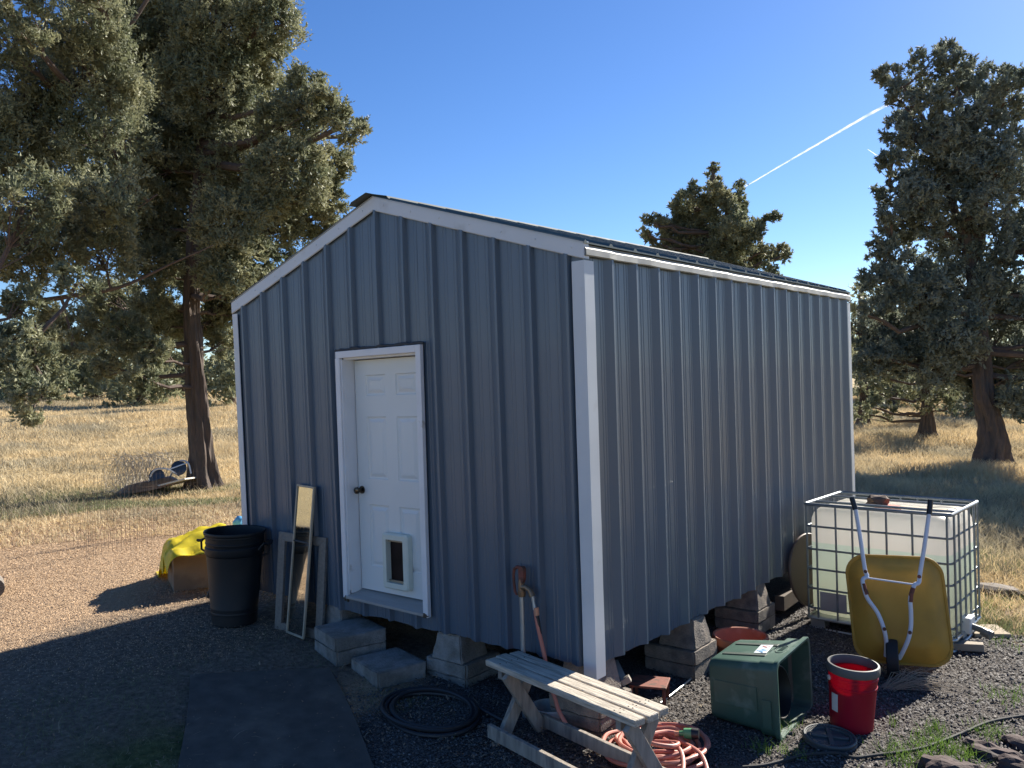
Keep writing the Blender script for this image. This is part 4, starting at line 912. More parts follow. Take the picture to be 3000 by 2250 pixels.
mb = MB(); mb.lathe([(.02, -.042), (.03, -.028), (.08, -.028), (.098, -.040), (.098, .040), (.08, .028), (.03, .028), (.02, .042)], 30, wc, M3, True, True); part('rim', mb, m_ww, wh, smoothf=True)

# ------------------------------------------------------------------ rocks, logs
m_lava = mat('reddish_lava_rock', (.075, .05, .045), .95, 0, .3, 12, bump=1, bscale=30, col2=(.06, .05, .045), c2scale=6)
for i, (X, Y, s, lb_) in enumerate(((2775, 2290, (.36, .28, .17), 'reddish brown lava rock at the bottom edge beside bright grass'),
                               (2880, 2225, (.30, .20, .10), 'dark jagged rock just under the irrigation pipe at lower right'),
                               (3000, 2205, (.26, .2, .10), 'rock cut off by the right edge under the pipe'),
                               (2985, 2275, (.26, .2, .12), 'rock at the bottom right corner of the yard'))):
    p = PG(X, Y); mb = MB(); mb.rock((0, 0, .0), s, 40+i, .35); tag(part('lava_rock', mb, m_lava, None, loc=(p.x, p.y+.1, gzf(p.x, p.y))), lb_, 'rock', 'rocks bordering the cinder yard')
p = PG(-10, 1750); mb = MB(); mb.tube([(-.55, .1, .10), (-.1, .0, .10), (.08, -.04, .09)], [.11, .12, .10], 16); tag(part('cut_log', mb, mat('charred_log', (.16, .14, .12), .9, 0, .3, 12, bump=.8, bscale=25), None, smoothf=True, loc=(p.x-.05, p.y, gzf(p.x, p.y))), 'end of a dark log at the left edge on wood chips', 'log')
for i, (X, Y, s, lb_) in enumerate(((2895, 1735, (.55, .35, .14), 'dark flat scrap piece in the grass right of the tank'), (2960, 1748, (.5, .12, .08), 'thin dark scrap strip beside the flat scrap, right of the tank'))):
    p = PG(X, Y); mb = MB(); mb.rock((0, 0, .03), s, 60+i, .3, 2); tag(part('bark_scrap', mb, m_darkw, None, loc=(p.x, p.y, gzf(p.x, p.y))), lb_, 'scrap')
# dry twig bunch by the wheel
p = PG(2600, 2020); mb = MB(); rr = random.Random(6)
for k in range(60):
    a = R(rr.uniform(-35, 45)); l = rr.uniform(.2, .6); d = Vector((CR.x*math.cos(a)-math.sin(a)*CF.x*-1, CR.y*math.cos(a)+math.sin(a)*CF.y, 0)); s0 = Vector((p.x+rr.uniform(-.06, .06), p.y+rr.uniform(-.06, .06), gzf(p.x, p.y)+.01))
    q = s0+d*l*.5+Vector((0, 0, rr.uniform(.02, .10))); e_ = s0+d*l+Vector((rr.uniform(-.05, .05), rr.uniform(-.05, .05), rr.uniform(0, .08))); mb.tube([s0, q, e_], [.0022, .0018, .001], 4)
tag(part('dry_twigs', mb, mat('dry_twig', (.30, .25, .19), .9), None), 'bunch of thin dry twigs lying beside the red bucket', 'twigs')

# ------------------------------------------------------------------ junipers
def foliage_mat(name, c1, c2_, tr=.32):
    M = bpy.data.materials.new(name); M.use_nodes = True; N = M.node_tree.nodes; L = M.node_tree.links; b = N['Principled BSDF']; b.inputs['Roughness'].default_value = .6; b.inputs['Specular IOR Level'].default_value = .3
    tc = N.new('ShaderNodeTexCoord'); n = N.new('ShaderNodeTexNoise'); n.inputs['Scale'].default_value = 1.6; n.inputs['Detail'].default_value = 7; L.new(tc.outputs['Object'], n.inputs[0])
    r = N.new('ShaderNodeValToRGB'); r.color_ramp.elements[0].position = .35; r.color_ramp.elements[0].color = (*c1, 1); r.color_ramp.elements[1].position = .65; r.color_ramp.elements[1].color = (*c2_, 1); L.new(n.outputs[0], r.inputs[0])
    n2 = N.new('ShaderNodeTexNoise'); n2.inputs['Scale'].default_value = 25; L.new(tc.outputs['Object'], n2.inputs[0]); mr = N.new('ShaderNodeMapRange'); mr.inputs[3].default_value = .6; mr.inputs[4].default_value = 1.45; L.new(n2.outputs[0], mr.inputs[0])
    vm = N.new('ShaderNodeVectorMath'); vm.operation = 'SCALE'; L.new(r.outputs[0], vm.inputs[0]); L.new(mr.outputs[0], vm.inputs['Scale']); L.new(vm.outputs[0], b.inputs['Base Color'])
    t = N.new('ShaderNodeBsdfTranslucent'); ms = N.new('ShaderNodeMixShader'); ms.inputs[0].default_value = tr; L.new(vm.outputs[0], t.inputs[0]); L.new(b.outputs[0], ms.inputs[1]); L.new(t.outputs[0], ms.inputs[2]); L.new(ms.outputs[0], N['Material Output'].inputs[0]); return M
m_jun = foliage_mat('juniper_scales', (.15, .175, .105), (.33, .33, .20))
m_junr = foliage_mat('juniper_scales_veil_tint', (.15, .18, .14), (.27, .29, .225))  # right tree's copy: bluish veil of sun glare put into the leaf colour
m_bark = mat('juniper_bark', (.13, .095, .075), .95, 0, .35, 5, bump=1.5, bscale=9, stretch=(5, 5, .7), col2=(.075, .06, .05), c2scale=5, c2lo=.42, c2hi=.58)
m_twig = mat('juniper_limb', (.11, .08, .065), .95, 0, .25, 9)
def puff_foliage(C, Rr, n_each, leaf, rng, up=.5, aspect=.5):
    """leaf-sized triangles round puff centres C (k,3), radii Rr (k,)"""
    k = len(C); m_ = max(4, n_each//11); ns = k*m_; q = n_each//m_; ps = np.repeat(np.arange(k), m_)      # sprigs of every puff
    sd_ = rng.normal(size=(ns, 3)); sd_ /= np.linalg.norm(sd_, axis=1, keepdims=True); sd_[:, 2] += up*.9; sd_ /= np.linalg.norm(sd_, axis=1, keepdims=True)
    so_ = C[ps]+rng.normal(size=(ns, 3))*Rr[ps][:, None]*.33; sl2 = Rr[ps]*(.45+.65*rng.random(ns))
    idx = np.repeat(np.arange(ns), q); n = ns*q; t = np.tile(np.linspace(.08, 1, q), ns)+rng.normal(size=n)*.05
    p = so_[idx]+sd_[idx]*(sl2[idx]*t)[:, None]+rng.normal(size=(n, 3))*(sl2[idx]*.13*(1.15-t))[:, None]
    dr = sd_[idx]+rng.normal(size=(n, 3))*.45; dr /= np.linalg.norm(dr, axis=1, keepdims=True)
    sd = np.cross(dr, rng.normal(size=(n, 3))); sd /= np.linalg.norm(sd, axis=1, keepdims=True)
    l = leaf*((.5+.9*rng.random(n))*(1.25-.6*t))[:, None]; w = l*aspect
    v = np.stack([p-sd*w*.5, p+sd*w*.5, p+dr*l], 1).reshape(-1, 3)
    return v, np.arange(n*3).reshape(-1, 3)
def limb_path(a, b, rng, sag=.12, n=7):
    a = np.array(a); b = np.array(b); t = np.linspace(0, 1, n)[:, None]; L_ = np.linalg.norm(b-a)
    q = a+(b-a)*t; q[:, 2] += -L_*sag*np.sin(np.pi*t[:, 0])*.6; q += rng.normal(size=q.shape)*L_*.025*np.sin(np.pi*t); return q
def juniper(name, label, base, trunk, tr0, lobes, group=None, puff=.26, dens=26, n_each=70, leaf=.075, seed=1, fm=None, twigs=True, limbs=(), sparse=0, flare=1.6, pfrac=.62):
    """trunk: list of world points (first = base) ; lobes: list of (centre, radius)"""
    rng = np.random.default_rng(seed); rp_ = random.Random(seed); base = Vector(base)
    t = thing(name, label, 'tree', base, group=group)
    mbt = MB(); tp_ = spline([Vector(q)-base for q in trunk], 16); n = len(tp_)
    segs = 56; from mathutils import noise as _nz; vs = []; hgt = (tp_[-1]-tp_[0]).length
    for i, p_ in enumerate(tp_):
        f = i/(n-1); r_ = tr0*(1-.85*f)*(1+(flare-1)*math.exp(-(p_-tp_[0]).length/(tr0*1.3)))
        for k in range(segs):
            a = 2*math.pi*k/segs; rr_ = r_*(1+.09*math.sin(3*a+i*.13+seed)+.07*math.sin(7*a+i*.2)+.06*math.sin(11*a-i*.16)+(.16*math.exp(-(p_-tp_[0]).length/(tr0*1.1)))*math.sin(5*a+seed)+.03*math.sin(i*.7+a*2)+.16*_nz.noise(Vector((math.cos(a)*4.5, math.sin(a)*4.5, p_.z*.55+seed)))+.10*_nz.noise(Vector((math.cos(a)*11, math.sin(a)*11, p_.z*1.3+seed))))
            vs.append((p_.x+rr_*math.cos(a), p_.y+rr_*math.sin(a), p_.z-(.15 if i == 0 else 0)))
    mbt.add(vs, [(i*segs+k, i*segs+(k+1) % segs, (i+1)*segs+(k+1) % segs, (i+1)*segs+k) for i in range(n-1) for k in range(segs)])
    part('trunk', mbt, m_bark, t, smoothf=True)
    mbl = MB(); Cs = []; Rs = []; TP = np.array([tuple(q) for q in tp_])
    for pth, r0, r1 in limbs:
        q = spline([Vector(x)-base for x in pth], 6); mm = len(q); mbl.tube(q, [r0+(r1-r0)*i/(mm-1) for i in range(mm)], 9)
        TP = np.vstack([TP, np.array([tuple(x) for x in q])])
    for (c, r_) in lobes:
        c = np.array(c)-np.array(base)
        cand = np.linalg.norm(TP-c, axis=1)+np.maximum(0, TP[:, 2]-c[2]+.2)*1.5; j = int(np.argmin(cand)); a = TP[j]
        L_ = np.linalg.norm(c-a); q = limb_path(a, c, rng); rl_ = max(.018, .028*L_**.8)
        mbl.tube([tuple(x) for x in q], [rl_*(1.25-.75*i/6) for i in range(7)], 6, cap=False)
        k = max(5, int(dens*r_*r_*4)); d = rng.normal(size=(k, 3)); d /= np.linalg.norm(d, axis=1, keepdims=True)
        rad = r_*(.30+.70*rng.random(k)**(1/2.4)); pc_ = c+d*rad[:, None]*np.array([1, 1, .92])
        keep = rng.random(k) > sparse; pc_ = pc_[keep]; Cs.append(pc_); Rs.append(puff*(.55+.75*rng.random(len(pc_)))*min(1, max(.45, r_/.7)))
        if twigs:
            for x in pc_[::2]:
                s_ = q[rp_.randint(3, 6)]; qq_ = limb_path(s_, x, rng, .05, 4); mbl.tube([tuple(y) for y in qq_], [.013, .010, .007, .004], 4, cap=False)
    if mbl.v: part('limbs', mbl, m_twig, t)
    C_ = np.vstack(Cs); Rr = np.concatenate(Rs); v, f = puff_foliage(C_, Rr, n_each, leaf, rng)
    np_mesh('crown', v, f, fm or m_jun, t); return t
def lob(lst, d0, jit, seed, k=1.0):
    rr = random.Random(seed); out = []
    for q in lst:
        x, y, r_ = q[:3]; d = d0+(q[3] if len(q) > 3 else rr.uniform(-jit, jit)); p_ = PV(x, y, d=d); out.append((tuple(p_), r_*V/CAMP['f']*d*k))
    return out
# A: big juniper left, trunk in view
dA = 16.4
def up(pts, d): return [tuple(PV(x, y, d=d)) for x, y in pts]
bA = PG(440*V, 1058*V); dA = (bA-CL).dot(CF)
LA = [(590, 40, 62), (560, 120, 62), (470, 60, 110), (370, 50, 110), (270, 90, 110), (690, 225, 55), (745, 270, 42), (775, 280, 22), (665, 190, 45), (625, 270, 70), (540, 220, 100), (440, 200, 110), (330, 200, 110),
      (715, 350, 48), (700, 420, 50), (620, 390, 90), (510, 350, 110), (400, 340, 110), (300, 350, 100), (690, 470, 45), (600, 490, 80), (500, 490, 90), (400, 490, 100), (300, 480, 90), (560, 570, 50), (490, 590, 60), (410, 590, 60), (330, 580, 60),
      (470, -110, 130), (330, -110, 130), (590, -60, 70), (400, -260, 120), (330, 650, 45), (480, 660, 35), (520, 620, 40), (270, 720, 50, -1.0), (330, 760, 42, -1.2), (300, 810, 34, -1.5), (480, 740, 32, 1), (390, 700, 45, 1.5), (350, 690, 60, .5), (240, 660, 70), (470, 690, 50, 1.5), (500, 660, 50, 1), (560, 620, 34), (180, 720, 50, 0), (230, 790, 34, -1)]
tA = up([(442, 1058), (432, 950), (425, 850), (418, 740), (412, 640), (420, 520), (430, 380), (440, 220), (440, 60), (430, -100)], dA)
tA[0] = tuple(bA)
juniper('juniper_tree', 'large juniper with the bare trunk left of the shed and a dense olive crown', bA, tA, .235, lob(LA, dA, 1.7, 3), 'junipers around the yard', seed=3, dens=30, n_each=270, leaf=.070, flare=1.75, pfrac=.6)
# B: nearer juniper, trunk outside the frame on the left
dB = 12.5; bB = PG(-240*V, 1150*V); dB = (bB-CL).dot(CF)
LB = [(200, 60, 90), (110, 130, 80, 1.5), (40, 210, 70), (210, 180, 100), (120, 260, 95), (220, 300, 90), (30, 330, 80, .8), (150, 400, 90), (50, 440, 90), (230, 420, 80), (120, 520, 80), (40, 570, 70), (220, 540, 80), (170, 610, 50), (60, 660, 50, -.8),
      (20, 740, 55, -1.5), (75, 745, 48, -1.6), (45, 810, 55, -1.8), (90, 860, 35, -2), (30, 870, 35, -2), (60, 905, 14, -2), (-60, 300, 110), (-80, 520, 110), (-60, 760, 70), (-150, 100, 140), (60, 40, 60), (10, 80, 60), (110, 690, 40), (160, 740, 34), (60, -60, 60), (180, -60, 90), (0, -120, 120)]
tB = up([(-240, 1150), (-235, 900), (-225, 700), (-215, 500), (-200, 300), (-190, 100), (-180, -150)], dB); tB[0] = tuple(bB)
dBl = dB+1.0; limbB = [(up([(-225, 620), (-60, 430), (0, 367), (73, 319), (110, 257), (147, 205), (205, 147), (238, 103), (271, 70), (330, -20)], dBl), .07, .03), (up([(-225, 760), (-80, 700), (40, 660), (150, 640), (260, 620), (370, 570), (460, 530)], dBl), .07, .008),
         (up([(-225, 560), (-80, 480), (40, 500), (160, 505), (260, 470), (340, 420)], dBl), .05, .015), (up([(-60, 700), (0, 735), (60, 770), (100, 830)], dB-1.5), .05, .015)]
juniper('juniper_tree', 'nearest juniper with thick slanting limbs entering from the left edge', bB, tB, .33, lob(LB, dB, 1.2, 5), 'junipers around the yard', seed=5, dens=32, n_each=220, leaf=.060, limbs=limbB, sparse=.12)
# R: tall juniper right
bR = PG(2140*V, 1012*V); dR = (bR-CL).dot(CF)
LR = [(1915, 165, 24), (1945, 215, 28), (1950, 280, 34), (1930, 350, 32), (1912, 420, 30), (1940, 470, 40), (1990, 430, 50), (2080, 300, 55), (2180, 180, 36), (2060, 150, 34), (1940, 630, 50), (1890, 600, 30), (2330, 600, 75, -1), (2400, 520, 70, -1), (2470, 480, 70, -1.5), (2330, 720, 75, -1), (2420, 650, 80, -1), (2500, 600, 75, -1.5), (2400, 780, 60, -1), (2330, 470, 60, 0), (2500, 720, 70, -1.5), (2005, 140, 38), (1975, 190, 30), (1945, 185, 18), (1928, 150, 14), (2045, 125, 32), (2090, 170, 38), (2140, 180, 40), (2185, 240, 38), (2060, 200, 40), (2010, 230, 36), (1955, 245, 24), (2110, 250, 50), (2170, 320, 50), (2040, 290, 48), (1975, 300, 38), (1950, 330, 25), (2090, 350, 55), (2000, 370, 42),
      (2190, 400, 50), (1965, 400, 34), (2050, 430, 50), (2130, 440, 50), (1925, 470, 22), (1905, 520, 26), (1950, 500, 34), (1890, 545, 20), (2000, 490, 40), (2070, 520, 60), (2160, 530, 65), (1960, 580, 45), (1915, 640, 36), (1880, 615, 20), (1990, 640, 60), (2080, 620, 75), (2180, 640, 70), (1900, 700, 42), (1960, 720, 60), (2050, 720, 75), (2150, 740, 75), (1870, 680, 26),
      (1925, 300, 18), (1985, 430, 40), (1930, 560, 34), (2030, 340, 50), (2150, 380, 55), (1880, 780, 45), (1850, 720, 30), (1960, 770, 50), (2130, 860, 40), (2200, 860, 50), (2240, 480, 60), (2250, 640, 60), (2230, 770, 50), (2010, 790, 50), (2090, 800, 50), (2170, 810, 40), (1900, 770, 40), (2240, 330, 40)]
tR = up([(2138, 1012), (2145, 950), (2138, 900), (2124, 850), (2118, 760), (2108, 650), (2100, 550), (2090, 430), (2085, 320), (2070, 200)], dR); tR[0] = tuple(bR)
limbR = [(up([(2105, 600), (2070, 480), (2030, 360), (1985, 240), (1950, 190)], dR), .11, .03), (up([(2105, 600), (2125, 460), (2140, 330), (2150, 220)], dR), .11, .03), (up([(2108, 640), (2160, 520), (2190, 400)], dR), .08, .03), (up([(2105, 560), (2040, 500), (1960, 440), (1920, 400)], dR), .06, .02), (up([(2110, 700), (2020, 640), (1900, 600)], dR), .07, .02)]
juniper('juniper_tree', 'tall open topped juniper with a swollen trunk base at the right edge', bR, tR, .30, lob(LR, dR, 1.3, 7), 'junipers around the yard', seed=7, dens=36, n_each=140, leaf=.088, limbs=limbR, fm=m_junr, sparse=.10, flare=1.5)
# S: small juniper between shed and R
bS = PG(2003*V, 948*V); dS = (bS-CL).dot(CF)
LS = [(1885, 880, 26), (1855, 890, 22), (2060, 875, 20), (1930, 885, 24), (1990, 880, 22), (2030, 870, 25), (1960, 840, 40), (1910, 810, 40), (2000, 830, 45), (1880, 760, 36), (1940, 770, 45), (2020, 780, 40), (1900, 850, 25), (1960, 720, 40), (2050, 840, 25)]
tS = up([(2003, 948), (2003, 900), (2000, 850), (1990, 780), (1980, 700)], dS); tS[0] = tuple(bS)
juniper('juniper_tree', 'small shrubby juniper with a short trunk between shed and the tall right one', bS, tS, .20, lob(LS, dS, 1.0, 8), 'junipers around the yard', seed=8, dens=16, n_each=70, leaf=.10, puff=.3, fm=m_jun)
# M: juniper rising behind the shed roof
dM = 24.0
LM = [(1480, 440, 24), (1430, 480, 20), (1630, 500, 24), (1500, 460, 32), (1590, 500, 38), (1600, 440, 16), (1460, 510, 34), (1560, 430, 26), (1541, 365, 8), (1540, 385, 13), (1538, 410, 18), (1555, 415, 12), (1598, 400, 8), (1592, 425, 14), (1500, 400, 10), (1500, 425, 20), (1540, 445, 26), (1580, 455, 26), (1462, 445, 14), (1470, 480, 28), (1610, 470, 18), (1515, 480, 36), (1565, 500, 36), (1435, 500, 18), (1400, 475, 8), (1398, 505, 12), (1445, 535, 32), (1500, 535, 40), (1560, 550, 42), (1610, 520, 28), (1645, 490, 10), (1660, 470, 8), (1676, 468, 7), (1630, 555, 28), (1655, 540, 14), (1675, 555, 16), (1690, 535, 9), (1700, 550, 8), (1410, 545, 16), (1405, 520, 9), (1660, 590, 24), (1600, 600, 40), (1540, 610, 60), (1470, 600, 50), (1540, 690, 80), (1620, 680, 60), (1460, 690, 60)]
b0 = PV(1540, 1000, d=dM); bM = Vector((b0.x, b0.y, gzf(b0.x, b0.y)))
pt = PV(1541, 350, d=dM); tM = [tuple(bM), (b0.x, b0.y+.1, bM.z+2), tuple(bM.lerp(pt, .6)), tuple(bM.lerp(pt, .85)), tuple(pt)]
juniper('juniper_tree', 'spiky topped juniper rising behind the shed roof against the sky', bM, tM, .22, lob(LM, dM, 1.0, 9), 'junipers around the yard', seed=9, dens=48, n_each=130, leaf=.09, puff=.28, fm=m_jun)
# background junipers
def bgt(X, Yb, W_, Hh, seed, label, dens=8, fm=None, d=None):
    b = PG(X*V, Yb*V) if d is None else PV(X, Yb, d=d); b = Vector((b.x, b.y, gzf(b.x, b.y))); rr = random.Random(seed); d_ = (b-CL).dot(CF); w = W_*V/CAMP['f']*d_; h = Hh*V/CAMP['f']*d_
    lobes = []
    for k in range(13):
        f = .07+.87*k/12; rad = w*.5*(1-.55*f)*rr.uniform(.5, .8); a = rr.uniform(0, 6.28); off = w*.27*(1-.6*f)
        lobes.append(((b.x+off*math.cos(a), b.y+off*math.sin(a), b.z+h*f), rad))
    juniper('juniper_tree', label, b, [tuple(b), (b.x+.1, b.y, b.z+h*.3), (b.x, b.y, b.z+h*.8)], .02*h+.08, lobes, 'junipers around the yard', seed=seed, dens=dens*16/(d_), n_each=26, leaf=.010*d_*.62, puff=.40, twigs=False, fm=fm or m_jun)
for X, Yb, W_, Hh, s, lb_ in ((150, 838, 120, 95, 21, 'bushy juniper at the field edge under the nearest limbs'), (330, 846, 130, 110, 22, 'spreading juniper at the field edge just left of the bare trunk'), (40, 832, 100, 80, 23, 'far juniper at the extreme left of the field edge'),
                         (232, 838, 80, 70, 24, 'low juniper between two others at the left field edge'), (490, 842, 90, 110, 25, 'far juniper between the bare trunk and the shed corner'),
                         (1862, 925, 110, 330, 26, 'dark juniper close behind the far shed corner'), (2100, 905, 170, 260, 27, 'shaded juniper behind the tall right trunk'), (2195, 900, 110, 240, 28, 'juniper at the right edge behind the wire fence'),
                         (1930, 880, 160, 200, 29, 'distant juniper behind the small shrubby one')):
    bgt(X, Yb, W_, Hh, s, lb_, dens=13)
for X, Yb, W_, Hh, s, lb_, dd in ((95, 842, 150, 190, 31, 'broad juniper behind the field at the far left, half behind the nearest limbs', 48), (205, 842, 130, 170, 32, 'second broad juniper of the screen behind the left field', 52), (300, 842, 150, 200, 33, 'tallest juniper of the screen behind the left field', 46), (395, 842, 130, 170, 34, 'juniper of the far screen seen just left of the bare trunk', 54), (500, 842, 130, 200, 35, 'juniper of the far screen seen right of the bare trunk', 44), (10, 842, 120, 150, 36, 'juniper of the far screen cut by the left picture edge', 50),
                         (1900, 870, 150, 260, 37, 'deep green juniper behind the far shed corner in the second row', 46), (2050, 870, 170, 300, 38, 'tall juniper in the second row between the right trunks', 50), (2190, 870, 160, 260, 39, 'juniper in the second row at the right picture edge', 44)):
    bgt(X, Yb, W_, Hh, s, lb_, dens=13, d=dd)
# ------------------------------------------------------------------ far wire fence on the right
f0, f1 = PG(2060*V, 902*V), PG(2260*V, 905*V)
fn = thing('wire_fence', 'low dark wire fence with posts behind the right junipers', 'fence', (f0.x, f0.y, f0.z))
for k in range(7):
    q = f0.lerp(f1, k/6)-f0; zb_ = gzf(q.x+f0.x, q.y+f0.y)-f0.z; mb = MB(); mb.tube([(q.x, q.y, zb_-.1), (q.x, q.y, zb_+1.15)], .045, 7); part('post', mb, m_darkw, fn)
mb = MB()
for h_ in (.2, .4, .6, .8, 1.0): mb.tube([tuple(f0.lerp(f1, k/12)-f0+Vector((0, 0, h_))) for k in range(13)], .012, 5)
part('wires', mb, m_darkw, fn)

# ------------------------------------------------------------------ grass, chips, gravel (stuff)
def wedge(n, dmin, dmax, amin, amax, rng, power=1.0):
    """random ground points in a wedge seen from the camera; angles in degrees right of the axis"""
    D = dmin+(dmax-dmin)*rng.random(n)**power; A = np.radians(amin+(amax-amin)*rng.random(n)); h = np.array([CF.x, CF.y])/math.hypot(CF.x, CF.y); r_ = np.array([h[1], -h[0]])
    x = CL.x+D*(h[0]*np.cos(A)+r_[0]*np.sin(A)); y = CL.y+D*(h[1]*np.cos(A)+r_[1]*np.sin(A)); return x, y, D
def outside_shed(x, y, m_=.05): return ~((x > -W-m_) & (x < m_) & (y > -m_) & (y < Ld+m_))
def blades(name, x, y, D, h, wd, rng, m_, lean=.5, kind_label=None):
    n = len(x); z = gz(x, y)-.01; a = rng.random(n)*2*np.pi; s = np.stack([np.cos(a), np.sin(a), np.zeros(n)], 1)*wd[:, None]*.5
    p = np.stack([x, y, z], 1); ln = rng.normal(size=(n, 2))*lean*h[:, None]; tip = p+np.stack([ln[:, 0], ln[:, 1], h], 1); midp = p+np.stack([ln[:, 0]*.3, ln[:, 1]*.3, h*.55], 1)
    v = np.stack([p-s, p+s, midp+s*.8, midp-s*.8, tip], 1).reshape(-1, 3); b_ = np.arange(n)[:, None]*5
    f = np.vstack([b_+np.array([[0, 1, 2]]), b_+np.array([[0, 2, 3]]), b_+np.array([[3, 2, 4]])])
    o = np_mesh(name, v, f, m_); tag(o, kind='stuff'); 
    if kind_label: tag(o, kind_label[0], kind_label[1])
    return o
def clump(x, y, s, ph=0):
    return .5+.5*np.sin(x*s+ph+1.3*np.sin(y*s*.7))*np.sin(y*s*1.13+ph*2+1.1*np.sin(x*s*.6))
m_gold = mat('golden_dry_grass', (.64, .51, .30), .8, 0, .3, 1.2, col2=(.40, .35, .24), c2scale=.35, c2lo=.45, c2hi=.62, trans=.3)
m_gold2 = mat('grey_weed_stems', (.30, .26, .18), .85, 0, .3, 1.5, trans=.2)
m_green = mat('fresh_green_grass', (.13, .22, .04), .6, 0, .25, 2, trans=.35)
m_dull = mat('dull_green_grass', (.19, .21, .10), .7, 0, .3, 1.5, trans=.3)
rng = np.random.default_rng(5)
# left field
x, y, D = wedge(230000, 12.6, 75, -38, -9, rng, 1.5); k = outside_shed(x, y, .3) & (rng.random(len(x)) < .25+.75*smooth(12.8, 15.5, D+1.2*clump(x, y, 1.1))); x, y, D = x[k], y[k], D[k]; c = clump(x, y, .8)
h = (.06+.20*c*smooth(15, 19, D)+.06*rng.random(len(x)))*np.where(rng.random(len(x)) < .06, 1.7, 1); h *= (1-.45*np.exp(-((D-16.8)/1.7)**2))*(.45+.9*clump(x, y, .33, 3)); kk = rng.random(len(x)) < .35+.65*clump(x, y, .47, 6); x, y, D, h = x[kk], y[kk], D[kk], h[kk]
blades('dry_grass', x, y, D, h, .0035+.00062*D, rng, m_gold, .55, ('tall golden dry grass covering the field left of the shed', 'grass'))
# right field
x, y, D = wedge(170000, 8.5, 60, 9, 38, rng, 1.35); k = outside_shed(x, y, .3) & (y+.25*x > 4.6) & (rng.random(len(x)) < .2+.8*smooth(4.8, 7, y+.25*x+clump(x, y, 1.5))); x, y, D = x[k], y[k], D[k]; c = clump(x, y, .9, 2)
h = .07+.22*c*smooth(10, 14, D)+.08*rng.random(len(x)); blades('dry_grass', x, y, D, h, .0035+.0006*D, rng, m_gold, .55, ('golden dry grass between the junipers right of the shed', 'grass'))
# grey weeds in patches, both sides
x1, y1, D1 = wedge(24000, 15, 45, -38, -10, rng, 1.3); x2, y2, D2 = wedge(30000, 10, 40, 9, 38, rng, 1.2); x = np.concatenate([x1, x2]); y = np.concatenate([y1, y2]); D = np.concatenate([D1, D2])
k = (clump(x, y, .55, 5) > .60) & outside_shed(x, y, .3) & ((x < -3) | (y > 6)); x, y, D = x[k], y[k], D[k]; blades('grey_weeds', x, y, D, .12+.20*rng.random(len(x)), .003+.0004*D, rng, m_gold2, .5, ('grey brown weed stems in patches among the golden grass', 'weeds'))
# dull green grass: left strip and right shade
x1, y1, D1 = wedge(26000, 15.2, 18.8, -36, -18, rng); x2, y2, D2 = wedge(40000, 8.5, 15, 12, 36, rng); x = np.concatenate([x1, x2]); y = np.concatenate([y1, y2]); D = np.concatenate([D1, D2])
k = outside_shed(x, y, .3) & ((x < -3) | (y+.25*x > 4.2)) & (clump(x, y, 1.3, 1) > .35); x, y, D = x[k], y[k], D[k]; blades('green_grass', x, y, D, .04+.07*rng.random(len(x)), .003+.0006*D, rng, m_dull, .6, ('low dull green grass growing through the dry grass', 'grass'))
# bright tufts bottom right
xs_, ys_ = [], []
for X, Y, n, s in ((2285, 2135, 130, .07), (2230, 2205, 60, .04), (2330, 2215, 60, .05), (2730, 2170, 170, .07), (2770, 2210, 230, .09), (2640, 2215, 170, .08), (2680, 2240, 160, .08), (2900, 2150, 120, .06), (2830, 2215, 90, .05), (2615, 2130, 25, .015), (2745, 2140, 60, .04), (2965, 2050, 160, .10), (2880, 1780, 260, .16), (2830, 1770, 160, .10), (2985, 1760, 220, .15), (2900, 1800, 160, .2), (2960, 1880, 90, .15)):
    p = PG(X, Y); xs_.append(p.x+rng.normal(size=n)*s); ys_.append(p.y+rng.normal(size=n)*s)
x, y = np.concatenate(xs_), np.concatenate(ys_); blades('green_tufts', x, y, x*0, .03+.07*rng.random(len(x)), .004+0*x, rng, m_green, .45, ('bright green grass tufts growing in the cinders at lower right', 'grass'))
# sparse straw and weeds in the shaded foreground and around piers
x, y, D = wedge(9000, 3.3, 9, -34, 4, rng); k = outside_shed(x, y, 0) & (clump(x, y, 2.3, 4) > .45); x, y, D = x[k], y[k], D[k]
def lying(name, x, y, l, w, rng, m_, lab):
    n = len(x); a = rng.random(n)*2*np.pi; d = np.stack([np.cos(a), np.sin(a), rng.normal(size=n)*.22], 1)*l[:, None]; s = np.stack([-np.sin(a), np.cos(a), np.zeros(n)], 1)*w[:, None]*.5
    p = np.stack([x, y, gz(x, y)+.014+.012*rng.random(n)], 1); md = p+d*.5+np.stack([-d[:, 1], d[:, 0], 0*x], 1)*.12+np.array([0, 0, .006]); e = p+d; e[:, 2] = np.maximum(e[:, 2], gz(e[:, 0], e[:, 1])+.008)
    v = np.stack([p-s, p+s, md-s, md+s, e], 1).reshape(-1, 3); b_ = np.arange(n)[:, None]*5; f = np.vstack([b_+np.array([[0, 1, 3]]), b_+np.array([[0, 3, 2]]), b_+np.array([[2, 3, 4]])])
    o = np_mesh(name, v, f, m_); tag(o, lab, 'straw', kind='stuff'); return o
m_straw = mat('pale_straw', (.42, .34, .22), .8, 0, .3, 3)
x, y, D = wedge(3200, 3.2, 10, -34, 20, rng); k = outside_shed(x, y, 0) & (rng.random(len(x)) < .15+.85*(clump(x, y, 1.9, 2) > .5)) & (rng.random(len(x)) < np.where(x > .5, .25, 1)); x, y = x[k], y[k]
lying('loose_straw', x, y, .03+.10*rng.random(len(x))**2, .0022+0*x, rng, m_straw, 'loose pale straw stems scattered on the shaded ground')
